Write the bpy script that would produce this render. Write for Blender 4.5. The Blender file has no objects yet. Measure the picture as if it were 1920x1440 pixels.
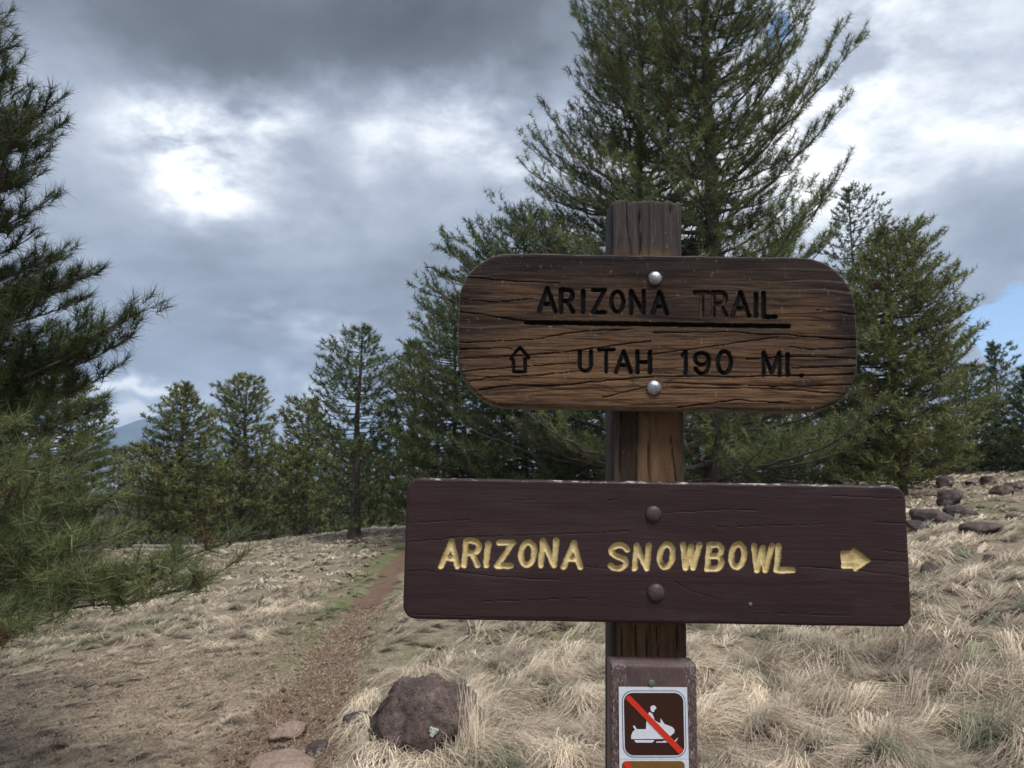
import bpy, math, random
import numpy as np
from mathutils import Vector
R = math.radians
rng = np.random.default_rng(7)
random.seed(7)
SC = bpy.context.scene
COL = SC.collection

# ------------------------------------------------------------------ camera
PITCH = R(7.0); F = 1386.7; CAMZ = 1.5
cam_d = bpy.data.cameras.new('camera'); cam = bpy.data.objects.new('camera', cam_d); COL.objects.link(cam)
cam.location = (0, 0, CAMZ); cam.rotation_euler = (R(90) + PITCH, 0, 0)
cam_d.lens = 26; cam_d.sensor_width = 36; cam_d.clip_start = 0.05; cam_d.clip_end = 60000
cam_d.dof.use_dof = True; cam_d.dof.focus_distance = 1.22; cam_d.dof.aperture_fstop = 13
SC.camera = cam
SC.view_settings.view_transform = 'Standard'; SC.view_settings.look = 'None'
SC.view_settings.gamma = 1; SC.view_settings.exposure = 1.65; SC.view_settings.use_curve_mapping = False

def ray(px, py):
    cx = (px - 960) / F; cy = (720 - py) / F
    return np.array([cx, math.cos(PITCH) - cy * math.sin(PITCH), math.sin(PITCH) + cy * math.cos(PITCH)])
def at(px, py, Y):
    d = ray(px, py); return np.array([0, 0, CAMZ]) + d * (Y / d[1])
def ground_hit(px, py):
    d = ray(px, py); t = CAMZ / (0.1 * d[0] - d[2]); return np.array([0, 0, CAMZ]) + d * t

# ------------------------------------------------------------------ sky
SUN_EL, SUN_AZ = R(60), R(150)          # azimuth measured from +Y towards +X
world = bpy.data.worlds.new('World'); SC.world = world; world.use_nodes = True
wt = world.node_tree; wt.nodes.clear()
class NG:
    """small helper to write node graphs"""
    def __init__(s, tree): s.t = tree
    def n(s, typ, **kw):
        nd = s.t.nodes.new(typ)
        for k, v in kw.items(): setattr(nd, k, v)
        return nd
    def put(s, sock, v):
        if isinstance(v, bpy.types.NodeSocket): s.t.links.new(v, sock)
        elif v is not None:
            if isinstance(v, (tuple, list)) and len(v) == 3 and sock.type == 'RGBA': v = (*v, 1)
            sock.default_value = v
    def m(s, op, a, b=None, c=None, clamp=False):
        nd = s.n('ShaderNodeMath', operation=op); nd.use_clamp = clamp
        for i, v in enumerate((a, b, c)):
            if v is not None: s.put(nd.inputs[i], v)
        return nd.outputs[0]
    def vm(s, op, a, b=None):
        nd = s.n('ShaderNodeVectorMath', operation=op); s.put(nd.inputs[0], a)
        if b is not None: s.put(nd.inputs[1], b)
        return nd.outputs['Value'] if op in ('LENGTH', 'DISTANCE', 'DOT_PRODUCT') else nd.outputs[0]
    def scale(s, a, k):
        nd = s.n('ShaderNodeVectorMath', operation='SCALE'); s.put(nd.inputs[0], a); s.put(nd.inputs['Scale'], k); return nd.outputs[0]
    def comb(s, x, y, z):
        nd = s.n('ShaderNodeCombineXYZ'); s.put(nd.inputs[0], x); s.put(nd.inputs[1], y); s.put(nd.inputs[2], z); return nd.outputs[0]
    def sep(s, v):
        nd = s.n('ShaderNodeSeparateXYZ'); s.put(nd.inputs[0], v); return nd.outputs
    def noise(s, vec, scale=5, detail=4, rough=.5, dist=0, color=False):
        nd = s.n('ShaderNodeTexNoise'); s.put(nd.inputs['Vector'], vec)
        nd.inputs['Scale'].default_value = scale; nd.inputs['Detail'].default_value = detail
        nd.inputs['Roughness'].default_value = rough; nd.inputs['Distortion'].default_value = dist
        return nd.outputs[1 if color else 0]
    def ramp(s, f, stops, interp='LINEAR'):
        nd = s.n('ShaderNodeValToRGB'); cr = nd.color_ramp; cr.interpolation = interp
        while len(cr.elements) < len(stops): cr.elements.new(0.5)
        for e, (p, c) in zip(cr.elements, stops):
            e.position = p; e.color = (*c, 1) if len(c) == 3 else c
        s.put(nd.inputs[0], f); return nd.outputs[0]
    def mix(s, f, a, b, blend='MIX'):
        nd = s.n('ShaderNodeMix', data_type='RGBA', blend_type=blend)
        s.put(nd.inputs[0], f); s.put(nd.inputs[6], a); s.put(nd.inputs[7], b); return nd.outputs[2]
    def mr(s, v, a, b, c=0, d=1, smooth=False):
        nd = s.n('ShaderNodeMapRange'); nd.interpolation_type = 'SMOOTHSTEP' if smooth else 'LINEAR'
        for i, q in enumerate((v, a, b, c, d)): s.put(nd.inputs[i], q)
        return nd.outputs[0]
    def attr(s, name, out='Fac'):
        return s.n('ShaderNodeAttribute', attribute_name=name).outputs[out]
g = NG(wt)
geo = g.n('ShaderNodeTexCoord').outputs['Generated']
dirn = g.vm('NORMALIZE', geo)
dx, dy, dz = g.sep(dirn)
wn = g.vm('SUBTRACT', g.noise(dirn, 2.2, 6, .58, 0, True), (.5, .5, .5))
wn2 = g.vm('SUBTRACT', g.noise(dirn, 9, 6, .6, 0, True), (.5, .5, .5))
wdir = g.vm('ADD', dirn, g.vm('ADD', g.scale(wn, .22), g.scale(wn2, .10)))
wx, wy, wz = g.sep(wdir)
az = g.m('ARCTAN2', wx, wy)
el = g.m('ARCTAN2', wz, g.m('SQRT', g.m('ADD', g.m('MULTIPLY', wx, wx), g.m('MULTIPLY', wy, wy))))
def blob(px, py, rx, ry):
    d = ray(px, py); a0 = math.atan2(d[0], d[1]); e0 = math.atan2(d[2], math.hypot(d[0], d[1]))
    ra, re = rx / F, ry / F
    u = g.m('MULTIPLY', g.m('SUBTRACT', az, a0), 1 / ra); v = g.m('MULTIPLY', g.m('SUBTRACT', el, e0), 1 / re)
    return g.m('EXPONENT', g.m('MULTIPLY', g.m('ADD', g.m('MULTIPLY', u, u), g.m('MULTIPLY', v, v)), -1))
zc = g.m('ADD', g.m('MAXIMUM', dz, 0), .22)
P = g.comb(g.m('DIVIDE', dx, zc), g.m('DIVIDE', dy, zc), 3.7)
f1 = g.noise(P, 1.2, 8, .55, .15); f2 = g.noise(P, 4.2, 9, .62, .05)
b = g.m('ADD', .49, g.m('MULTIPLY', g.m('SUBTRACT', f1, .5), .52))
b = g.m('ADD', b, g.m('MULTIPLY', g.m('SUBTRACT', f2, .5), .34))
rag = g.mr(f2, .38, .62, .15, 1.35)
SPOTS = [(560, 20, 520, 150, -.34, 0), (330, 60, 230, 120, -.12, 0), (350, 560, 560, 330, -.04, 0), (900, 100, 260, 120, -.16, 0), (960, 20, 300, 200, -.08, 0), (620, 520, 420, 90, -.06, 0),
         (400, 300, 170, 90, .44, 1), (330, 250, 90, 50, .25, 1), (410, 370, 60, 50, .26, 1), (560, 225, 120, 45, .33, 1),
         (900, 290, 190, 70, .28, 1), (760, 320, 70, 40, .12, 1), (1570, 225, 150, 150, .42, 1), (1700, 60, 200, 110, .20, 1), (1800, 480, 260, 130, -.10, 0),
         (1890, 250, 90, 50, .26, 1), (1640, 400, 160, 120, .10, 0), (1290, 400, 220, 160, .30, 1), (560, 640, 100, 40, .20, 1),
         (245, 765, 90, 13, .55, 0), (215, 822, 130, 24, .62, 0), (530, 775, 50, 40, .35, 0), (1600, 860, 200, 60, .30, 0), (430, 700, 330, 40, -.05, 0)]
for (px, py, rx, ry, w, rg) in SPOTS:
    t = g.m('MULTIPLY', blob(px, py, rx, ry), w)
    if rg: t = g.m('MULTIPLY', t, rag)
    b = g.m('ADD', b, t)
ccol = g.ramp(b, [(0.0, (.033, .036, .041)), (.20, (.058, .065, .076)), (.42, (.128, .145, .176)), (.60, (.205, .224, .258)), (.80, (.32, .338, .36)), (1.0, (.45, .455, .455))])
cscale = g.scale(ccol, 10.0)
sky = g.n('ShaderNodeTexSky'); sky.sky_type = 'NISHITA'; sky.sun_disc = False
sky.sun_elevation = SUN_EL; sky.sun_rotation = SUN_AZ; sky.altitude = 2200; sky.air_density = 1; sky.dust_density = .4
blue = g.m('ADD', g.m('MULTIPLY', blob(1480, 66, 30, 36), .95), g.m('MULTIPLY', blob(1925, 640, 68, 56), 2.0))
blue = g.mr(g.m('ADD', blue, g.m('MULTIPLY', g.m('SUBTRACT', f2, .5), 1.4)), .45, .95, 0, 1, True)
blue = g.m('MULTIPLY', blue, g.m('ADD', blob(1478, 62, 110, 110), blob(1900, 640, 240, 170)), clamp=True)
blue = g.m('MULTIPLY', blue, 1.5, clamp=True)
skyc = g.scale(sky.outputs[0], .70)
final = g.mix(blue, cscale, skyc)
bg = g.n('ShaderNodeBackground'); bg.inputs['Strength'].default_value = 0.1
wt.links.new(final, bg.inputs['Color'])
wo = g.n('ShaderNodeOutputWorld'); wt.links.new(bg.outputs[0], wo.inputs[0])

sun_d = bpy.data.lights.new('sun', 'SUN'); sun = bpy.data.objects.new('sun', sun_d); COL.objects.link(sun)
sun_d.energy = 1.5; sun_d.angle = R(28); sun_d.color = (1, .965, .91)
sv = Vector((math.sin(SUN_AZ) * math.cos(SUN_EL), math.cos(SUN_AZ) * math.cos(SUN_EL), math.sin(SUN_EL)))
sun.rotation_euler = sv.to_track_quat('Z', 'Y').to_euler()

# ------------------------------------------------------------------ generic helpers
_T = [np.random.default_rng(100 + i).random((256, 256)) for i in range(6)]
def vn(x, y, s=0):
    x = np.asarray(x, float) + s * 17.3; y = np.asarray(y, float) + s * 9.1
    T = _T[s % 6]; xi = np.floor(x).astype(int); yi = np.floor(y).astype(int)
    fx = x - xi; fy = y - yi; fx = fx * fx * (3 - 2 * fx); fy = fy * fy * (3 - 2 * fy)
    a = T[xi & 255, yi & 255]; b_ = T[(xi + 1) & 255, yi & 255]; c = T[xi & 255, (yi + 1) & 255]; d = T[(xi + 1) & 255, (yi + 1) & 255]
    return (a * (1 - fx) + b_ * fx) * (1 - fy) + (c * (1 - fx) + d * fx) * fy
def fbm(x, y, s=0, o=4, r=.5):
    v = 0; a = 1; t = 0
    for i in range(o):
        v = v + a * vn(x * 2 ** i, y * 2 ** i, s + i); t += a; a *= r
    return v / t
def sstep(a, b_, x):
    t = np.clip((x - a) / (b_ - a), 0, 1); return t * t * (3 - 2 * t)

def raw_mesh(name, V, faces=None, tris=None, quads=None, attrs=None, smooth=False, mats=None):
    me = bpy.data.meshes.new(name); V = np.asarray(V, np.float32)
    if faces is not None:
        me.from_pydata(V.tolist(), [], faces)
    else:
        nt = 0 if tris is None else len(tris); nq = 0 if quads is None else len(quads)
        loops = np.concatenate([a.ravel() for a in (tris, quads) if a is not None and len(a)]).astype(np.int32)
        starts = np.concatenate([np.arange(nt) * 3, nt * 3 + np.arange(nq) * 4]).astype(np.int32)
        me.vertices.add(len(V)); me.vertices.foreach_set('co', V.ravel())
        me.loops.add(len(loops)); me.loops.foreach_set('vertex_index', loops)
        me.polygons.add(nt + nq); me.polygons.foreach_set('loop_start', starts)
        me.update(calc_edges=True)
    if smooth: me.polygons.foreach_set('use_smooth', np.ones(len(me.polygons), bool))
    for k, a in (attrs or {}).items():
        a = np.asarray(a, np.float32)
        if a.ndim == 1:
            at_ = me.attributes.new(k, 'FLOAT', 'POINT'); at_.data.foreach_set('value', a)
        else:
            at_ = me.attributes.new(k, 'FLOAT_COLOR', 'POINT')
            at_.data.foreach_set('color', np.concatenate([a, np.ones((len(a), 1), np.float32)], 1).ravel())
    me.update(); return me
def link(name, me, mat, parent=None, label=None, cat=None, group=None, kind=None, loc=None):
    if mat is not None and not me.materials: me.materials.append(mat)
    o = bpy.data.objects.new(name, me); COL.objects.link(o)
    if parent is not None: o.parent = parent
    if loc is not None: o.location = loc
    tag(o, label, cat, group, kind); return o
def tag(o, label=None, cat=None, group=None, kind=None):
    for k, v in (('label', label), ('category', cat), ('group', group), ('kind', kind)):
        if v: o[k] = v
def empty(name, loc, label, cat, group=None):
    o = bpy.data.objects.new(name, None); COL.objects.link(o); o.location = loc; o.empty_display_size = .2
    tag(o, label, cat, group); return o

def mat_new(name):
    m = bpy.data.materials.new(name); m.use_nodes = True; t = m.node_tree; t.nodes.clear(); gg = NG(t)
    p = gg.n('ShaderNodeBsdfPrincipled'); o = gg.n('ShaderNodeOutputMaterial'); t.links.new(p.outputs[0], o.inputs[0])
    return m, gg, p
def setp(gg, p, color=None, rough=.8, bump=None, bstr=.3, bdist=.01, spec=.3, metal=0):
    if color is not None: gg.put(p.inputs['Base Color'], color)
    gg.put(p.inputs['Roughness'], rough); gg.put(p.inputs['Specular IOR Level'], spec); gg.put(p.inputs['Metallic'], metal)
    if bump is not None:
        bn = gg.n('ShaderNodeBump'); bn.inputs['Strength'].default_value = bstr; bn.inputs['Distance'].default_value = bdist
        gg.put(bn.inputs['Height'], bump); gg.t.links.new(bn.outputs[0], p.inputs['Normal'])

# ------------------------------------------------------------------ materials
M = {}
def obj_co(gg): return gg.n('ShaderNodeTexCoord').outputs['Object']
# vertex coloured foliage / grass
m, g_, p = mat_new('pine_needles'); c = g_.attr('col', 'Color'); setp(g_, p, c, .5, spec=.3)
tr = g_.n('ShaderNodeBsdfTranslucent'); g_.put(tr.inputs[0], c); mx = g_.n('ShaderNodeMixShader'); mx.inputs[0].default_value = .3
out = [n for n in m.node_tree.nodes if n.type == 'OUTPUT_MATERIAL'][0]
m.node_tree.links.new(p.outputs[0], mx.inputs[1]); m.node_tree.links.new(tr.outputs[0], mx.inputs[2]); m.node_tree.links.new(mx.outputs[0], out.inputs[0])
M['needle'] = m
m, g_, p = mat_new('dry_grass'); c = g_.attr('col', 'Color'); setp(g_, p, c, .7, spec=.15)
tr = g_.n('ShaderNodeBsdfTranslucent'); g_.put(tr.inputs[0], c); mx = g_.n('ShaderNodeMixShader'); mx.inputs[0].default_value = .22
out = [n for n in m.node_tree.nodes if n.type == 'OUTPUT_MATERIAL'][0]
m.node_tree.links.new(p.outputs[0], mx.inputs[1]); m.node_tree.links.new(tr.outputs[0], mx.inputs[2]); m.node_tree.links.new(mx.outputs[0], out.inputs[0])
M['grass'] = m
# bark
m, g_, p = mat_new('pine_bark'); co = obj_co(g_)
st = g_.vm('MULTIPLY', co, (1, 1, .22)); n1 = g_.noise(st, 14, 6, .65, .4); n2 = g_.noise(co, 60, 3, .6)
cc = g_.ramp(n1, [(.3, (.018, .013, .011)), (.5, (.055, .04, .034)), (.7, (.11, .082, .07))])
setp(g_, p, g_.mix(.25, cc, g_.ramp(n2, [(0, (.02, .018, .017)), (1, (.12, .11, .1))])), .9, n1, .9, .03); M['bark'] = m
m, g_, p = mat_new('twig_bark'); n1 = g_.noise(obj_co(g_), 9, 4, .6)
setp(g_, p, g_.ramp(n1, [(.3, (.03, .024, .02)), (.7, (.11, .095, .085))]), .9); M['twig'] = m
m, g_, p = mat_new('grey_log'); co = obj_co(g_); n1 = g_.noise(g_.vm('MULTIPLY', co, (.2, 1, 1)), 20, 5, .6)
setp(g_, p, g_.ramp(n1, [(.3, (.05, .04, .035)), (.7, (.34, .31, .28))]), .9, n1, .6, .03); M['log'] = m
# rocks
def rock_mat(name, dark, mid, lite, lichen=.0):
    m, g_, p = mat_new(name); co = obj_co(g_)
    n1 = g_.noise(co, 6, 6, .6, .3); n2 = g_.noise(co, 34, 5, .7); n3 = g_.noise(co, 120, 3, .7)
    mixn = g_.m('ADD', g_.m('MULTIPLY', n1, .5), g_.m('MULTIPLY', n2, .5))
    c = g_.ramp(mixn, [(.33, dark), (.5, mid), (.68, lite)])
    c = g_.mix(g_.mr(n3, .62, .72, 0, .5), c, tuple(min(1, x * 2.2) for x in mid))
    vo = g_.n('ShaderNodeTexVoronoi'); g_.put(vo.inputs['Vector'], co); vo.inputs['Scale'].default_value = 55
    pit = g_.mr(vo.outputs['Distance'], 0, .35, 0, 1)
    c = g_.mix(g_.m('MULTIPLY', g_.m('SUBTRACT', 1, pit), .45), c, dark)
    if lichen: c = g_.mix(g_.m('MULTIPLY', g_.mr(g_.noise(co, 4, 5, .65), .60, .66), lichen), c, (.36, .38, .34))
    setp(g_, p, c, .92, g_.m('ADD', g_.m('MULTIPLY', n2, .7), g_.m('MULTIPLY', pit, .5)), .8, .02); return m
M['rock_red'] = rock_mat('basalt_red_brown', (.028, .020, .018), (.088, .063, .056), (.20, .155, .14))
M['rock_dark'] = rock_mat('basalt_dark', (.02, .015, .015), (.07, .052, .05), (.15, .125, .12), .5)
M['rock_tan'] = rock_mat('sandy_stone', (.12, .085, .065), (.24, .175, .14), (.32, .25, .2))
m, g_, p = mat_new('lichen'); co = obj_co(g_); setp(g_, p, g_.ramp(g_.noise(co, 90, 4, .6), [(.35, (.15, .17, .14)), (.6, (.45, .52, .45))]), .95); M['lichen'] = m
# ground
m, g_, p = mat_new('ground_soil_and_thatch'); co = obj_co(g_)
zone = g_.attr('zone', 'Color'); zr, zg, zb = g_.sep(zone)
na = g_.noise(co, 1.1, 5, .6); nb = g_.noise(co, 9, 6, .7, .5); nc = g_.noise(co, 60, 4, .7, .6)
nd_ = g_.noise(g_.vm('MULTIPLY', co, (.35, 1, 1)), 45, 4, .7, 1.5)
nn = g_.m('ADD', g_.m('MULTIPLY', nb, .45), g_.m('MULTIPLY', nd_, .55))
straw = g_.ramp(nn, [(.33, (.07, .056, .042)), (.48, (.17, .14, .105)), (.62, (.34, .29, .215))])
litter = g_.ramp(nn, [(.33, (.10, .078, .055)), (.48, (.28, .228, .168)), (.64, (.46, .39, .295))])
dirt = g_.ramp(g_.m('ADD', g_.m('MULTIPLY', nb, .4), g_.m('MULTIPLY', nc, .6)), [(.34, (.055, .035, .026)), (.5, (.145, .094, .068)), (.66, (.25, .18, .135))])
green = g_.ramp(nn, [(.35, (.05, .06, .025)), (.6, (.14, .16, .07))])
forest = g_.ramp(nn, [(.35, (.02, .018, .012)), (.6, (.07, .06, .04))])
c = g_.mix(zg, straw, litter)
c = g_.mix(g_.m('MULTIPLY', zb, g_.mr(na, .35, .6, .4, 1)), c, green)
c = g_.mix(g_.mr(g_.m('ADD', zr, g_.m('MULTIPLY', g_.m('SUBTRACT', nb, .5), .7)), .35, .65), c, dirt)
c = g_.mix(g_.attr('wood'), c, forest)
setp(g_, p, c, .95, g_.m('ADD', nn, g_.m('MULTIPLY', nc, .5)), .8, .02, spec=.1); M['ground'] = m
m, g_, p = mat_new('mountain_forest'); co = obj_co(g_)
setp(g_, p, g_.ramp(g_.noise(co, .004, 6, .65), [(.35, (.03, .045, .04)), (.65, (.075, .085, .07))]), .95); M['mountain'] = m
# stained routed board
m, g_, p = mat_new('weathered_stained_board'); co = obj_co(g_); cxo, cyo, czo = g_.sep(co)
ring = g_.attr('ring'); groove = g_.attr('groove'); crack = g_.attr('crack'); wear = g_.attr('wear'); burn = g_.attr('burn')
fine = g_.noise(g_.vm('MULTIPLY', co, (.06, 1, 1)), 420, 5, .7, .6)
mid_ = g_.noise(g_.vm('MULTIPLY', co, (.05, 1, 1)), 150, 4, .65, .8); blot = g_.noise(co, 9, 5, .6, .5); speck = g_.noise(g_.vm('MULTIPLY', co, (1, 1, .5)), 170, 4, .75)
c = g_.mix(wear, (.015, .011, .010), (.138, .073, .035))
c = g_.mix(g_.mr(blot, .35, .7, 0, .55), c, (.046, .028, .021))
c = g_.mix(g_.mr(fine, .38, .68, 0, .6), c, g_.mix(wear, (.05, .037, .033), (.20, .125, .075)))
c = g_.mix(g_.mr(fine, .5, .3, 0, .6), c, (.018, .012, .011))
c = g_.mix(g_.mr(mid_, .5, .38, 0, .8), c, (.014, .008, .006)); c = g_.mix(g_.mr(mid_, .58, .72, 0, .35), c, g_.mix(wear, (.042, .032, .028), (.25, .14, .07)))
c = g_.mix(g_.m('MULTIPLY', ring, .62), c, (.014, .008, .006))
c = g_.mix(g_.m('MULTIPLY', burn, .85), c, (.013, .011, .012))
c = g_.mix(g_.m('MULTIPLY', g_.m('MULTIPLY', g_.attr('fline'), g_.m('SUBTRACT', 1, wear)), .5), c, (.13, .105, .095))
c = g_.mix(g_.m('MULTIPLY', g_.m('MULTIPLY', g_.attr('fline'), wear), .7), c, (.022, .012, .009))
c = g_.mix(g_.mr(speck, .62, .72, 0, .55), c, (.26, .205, .165))
c = g_.mix(g_.attr('edge'), c, g_.mix(g_.mr(fine, .4, .6), (.04, .03, .025), (.22, .19, .165)))
c = g_.mix(crack, c, (.004, .003, .003))
gcol = g_.mix(g_.mr(g_.m('ADD', g_.attr('pale'), g_.m('MULTIPLY', g_.m('SUBTRACT', speck, .5), .8)), .35, .75), (.006, .005, .005), (.072, .042, .028))
c = g_.mix(groove, c, gcol)
setp(g_, p, c, g_.mr(fine, .3, .7, .75, .95), g_.m('ADD', g_.m('ADD', fine, mid_), g_.m('MULTIPLY', speck, .5)), .6, .002, spec=.12); M['board'] = m
# painted board
m, g_, p = mat_new('brown_painted_board'); co = obj_co(g_)
fine = g_.noise(g_.vm('MULTIPLY', co, (.05, 1, 1)), 330, 5, .7, .8); speck = g_.noise(co, 220, 4, .7); blot = g_.noise(co, 7, 4, .6)
c = g_.ramp(blot, [(.3, (.027, .0140, .0150)), (.7, (.035, .0195, .0200))])
c = g_.mix(g_.mr(fine, .55, .75, 0, .3), c, (.062, .041, .044))
c = g_.mix(g_.mr(speck, .64, .74, 0, .35), c, (.10, .075, .075))
wx_ = g_.noise(g_.vm('MULTIPLY', co, (.25, 1, 1)), 16, 5, .65, .4); c = g_.mix(g_.mr(wx_, .52, .70, 0, .35), c, (.072, .050, .050))
c = g_.mix(g_.m('MULTIPLY', g_.attr('ring'), .25), c, (.020, .013, .015))
c = g_.mix(g_.mr(g_.noise(g_.vm('MULTIPLY', co, (.35, 1, 1)), 90, 5, .7), .55, .60, 0, g_.attr('topedge')), c, (.34, .31, .30))
c = g_.mix(g_.attr('crack'), c, (.006, .004, .005))
pale = g_.ramp(g_.noise(g_.vm('MULTIPLY', co, (.5, 1, .5)), 120, 5, .7), [(.30, (.17, .115, .05)), (.40, (.46, .345, .15)), (.60, (.60, .485, .25))])
c = g_.mix(g_.attr('groove'), c, pale)
rg = g_.mix(g_.attr('groove'), (.42, .42, .42), (.7, .7, .7))
setp(g_, p, c, g_.sep(rg)[0], g_.m('ADD', fine, g_.m('MULTIPLY', speck, .5)), .45, .0015, spec=.18); M['paint'] = m
m, g_, p = mat_new('brown_painted_bolt'); co = obj_co(g_); n1 = g_.noise(co, 150, 4, .7)
setp(g_, p, g_.ramp(n1, [(.3, (.03, .018, .022)), (.7, (.075, .052, .058))]), .5, n1, .4, .001, spec=.3); M['pbolt'] = m
m, g_, p = mat_new('galvanised_bolt'); co = obj_co(g_); n1 = g_.noise(co, 180, 4, .7); n2 = g_.noise(co, 60, 3, .6)
setp(g_, p, g_.ramp(n2, [(.3, (.09, .09, .095)), (.62, (.33, .34, .36))]), g_.mr(n1, .3, .7, .3, .6), n1, .8, .001, metal=.85); M['gbolt'] = m
# post
m, g_, p = mat_new('weathered_post_wood'); co = obj_co(g_)
fine = g_.noise(g_.vm('MULTIPLY', co, (1, 1, .05)), 300, 5, .7, .6); speck = g_.noise(g_.vm('MULTIPLY', co, (1, 1, .6)), 190, 4, .75); blot = g_.noise(g_.vm('MULTIPLY', co, (1, 1, .25)), 14, 5, .6)
fresh = g_.attr('fresh')
grey = g_.mix(g_.mr(fine, .35, .65), (.018, .015, .0145), (.062, .049, .045))
brn = g_.ramp(blot, [(.34, (.026, .016, .011)), (.48, (.100, .052, .023)), (.66, (.18, .105, .05))])
brn = g_.mix(g_.mr(fine, .4, .7, 0, .5), brn, (.11, .068, .038)); brn = g_.mix(g_.mr(fine, .5, .3, 0, .6), brn, (.014, .009, .008))
c = g_.mix(fresh, grey, brn); c = g_.mix(g_.m('MULTIPLY', g_.attr('ring'), .7), c, (.012, .008, .007))
c = g_.mix(g_.m('MULTIPLY', g_.attr('burn'), .85), c, (.012, .009, .008)); c = g_.mix(g_.mr(speck, .62, .72, 0, .45), c, (.24, .20, .17)); c = g_.mix(g_.attr('crack'), c, (.004, .003, .003))
setp(g_, p, c, .8, g_.m('ADD', fine, g_.m('MULTIPLY', speck, .5)), .45, .002, spec=.25); M['post'] = m
# marker post + stickers
m, g_, p = mat_new('brown_marker_plastic'); co = obj_co(g_); sc_ = g_.attr('rough_strip')
n1 = g_.noise(g_.vm('MULTIPLY', co, (1, 1, .35)), 330, 4, .8, 1.5); n2 = g_.noise(co, 40, 4, .6)
c = g_.ramp(n2, [(.3, (.062, .038, .037)), (.7, (.098, .064, .062))])
c = g_.mix(g_.m('MULTIPLY', g_.mr(n1, .54, .62), g_.mr(sc_, 0, 1, .08, .75)), c, (.42, .36, .36))
c = g_.mix(g_.m('MULTIPLY', g_.mr(n1, .45, .38), g_.mr(sc_, 0, 1, .35, .8)), c, (.03, .015, .015))
setp(g_, p, c, .5, n1, .5, .002, spec=.3); M['marker'] = m
def flat(name, c, rough=.45):
    m, g_, p = mat_new(name); n = g_.noise(obj_co(g_), 130, 4, .6)
    setp(g_, p, g_.ramp(n, [(.3, tuple(x * .86 for x in c)), (.7, c)]), rough, spec=.3); return m
M['s_white'] = flat('sticker_white', (.60, .63, .70)); M['s_brown'] = flat('sticker_brown', (.034, .011, .007)); M['s_black'] = flat('sticker_black', (.012, .014, .02))
M['s_red'] = flat('sticker_red', (.56, .032, .014)); M['s_gold'] = flat('sticker_gold', (.16, .085, .02)); M['screw'] = flat('screw_green_grey', (.10, .12, .095), .35)

# ------------------------------------------------------------------ terrain
_tp = [((330, 1700), .32), ((450, 1520), .32), ((510, 1440), .38), ((560, 1350), .34), ((600, 1270), .30), ((645, 1200), .27), ((690, 1130), .26), ((728, 1075), .27), ((757, 1043), .28), ((800, 1022), .30), ((870, 1005), .3), ((960, 995), .3)]
TR = np.array([[*ground_hit(*q)[:2], w] for q, w in _tp])
def trail_d(x, y):
    """signed distance to the trail's centre minus its half width; also side (+ right)"""
    best = np.full(np.shape(x), 1e9); side = np.zeros(np.shape(x))
    for a, b_ in zip(TR[:-1], TR[1:]):
        ex, ey = b_[0] - a[0], b_[1] - a[1]; L2 = ex * ex + ey * ey
        t = np.clip(((x - a[0]) * ex + (y - a[1]) * ey) / L2, 0, 1)
        qx = x - a[0] - t * ex; qy = y - a[1] - t * ey
        d = np.hypot(qx, qy) - (a[2] + (b_[2] - a[2]) * t)
        s = np.sign(ex * -(y - a[1]) + ey * (x - a[0]))
        k = d < best; best = np.where(k, d, best); side = np.where(k, s, side)
    return best, side
def hgt(x, y):
    x = np.asarray(x, float); y = np.asarray(y, float)
    xl = np.where(x < -9, -9 + (x + 9) * .25, x); xl = np.where(xl > 18, 18 + (xl - 18) * .3, xl)
    h = .1 * xl
    d = np.hypot(x, y)
    h = h - .02 * np.clip(d - 34, 0, 400) * .5 - sstep(200, 3000, d) * 12
    h = h - .35 * sstep(27, 34, y) * sstep(3, 8, x) - 1.9 * sstep(28, 42, d) * (1 - sstep(-1, 6, x))
    near = 1 - sstep(30, 60, d)
    td, sd = trail_d(x, y)
    mound = (fbm(x * 2.6, y * 2.6, 1, 3) - .5) * .17 + (fbm(x * .45, y * .45, 2, 2) - .5) * .35
    left = sstep(.1, .5, td) * (sd < 0)
    h = h + near * mound * (.25 + .75 * sstep(-.1, .5, td)) * (1 - .45 * left)
    h = h - .05 * (1 - sstep(-.25, .12, td)) * near
    return h
def zones(x, y):
    td, sd = trail_d(x, y); n = fbm(x * .7, y * .7, 3, 3)
    trail = 1 - sstep(-.18, .10, td + (fbm(x * 3, y * 3, 4, 2) - .5) * .3)
    litter = (1 - sstep(6.2, 10.5, y + (n - .5) * 5)) * (sd < 0) * 1.0
    litter = np.maximum(litter, (1 - sstep(0, .5, td)) * .6)
    green = .95 * (sd < 0) * (1 - sstep(.15, .9, td)) * sstep(5.6, 7.5, y) * (1 - sstep(17, 26, y))
    green = np.maximum(green, (sd > 0) * (1 - sstep(0, .3, td)) * sstep(4.5, 6, y) * .7)
    green = np.maximum(green, sstep(.66, .76, n) * .5 * (1 - litter))
    return trail, litter, green, td, sd
aa = np.concatenate([np.radians(np.linspace(-44, 44, 350)), np.radians(np.linspace(44, 316, 110)[1:-1])])
rr = np.concatenate([[.15], np.geomspace(.9, 45, 215), np.geomspace(48, 9300, 42)])
A, RR = np.meshgrid(aa, rr); X = (np.sin(A) * RR); Y = (np.cos(A) * RR)
Z = hgt(X, Y); tz, lz, gz, _, _ = zones(X, Y)
nr, na_ = A.shape; idx = np.arange(nr * na_).reshape(nr, na_)
q = np.stack([idx[:-1], idx[1:], np.roll(idx, -1, 1)[1:], np.roll(idx, -1, 1)[:-1]], -1).reshape(-1, 4)
V = np.stack([X, Y, Z], -1).reshape(-1, 3)
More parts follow.
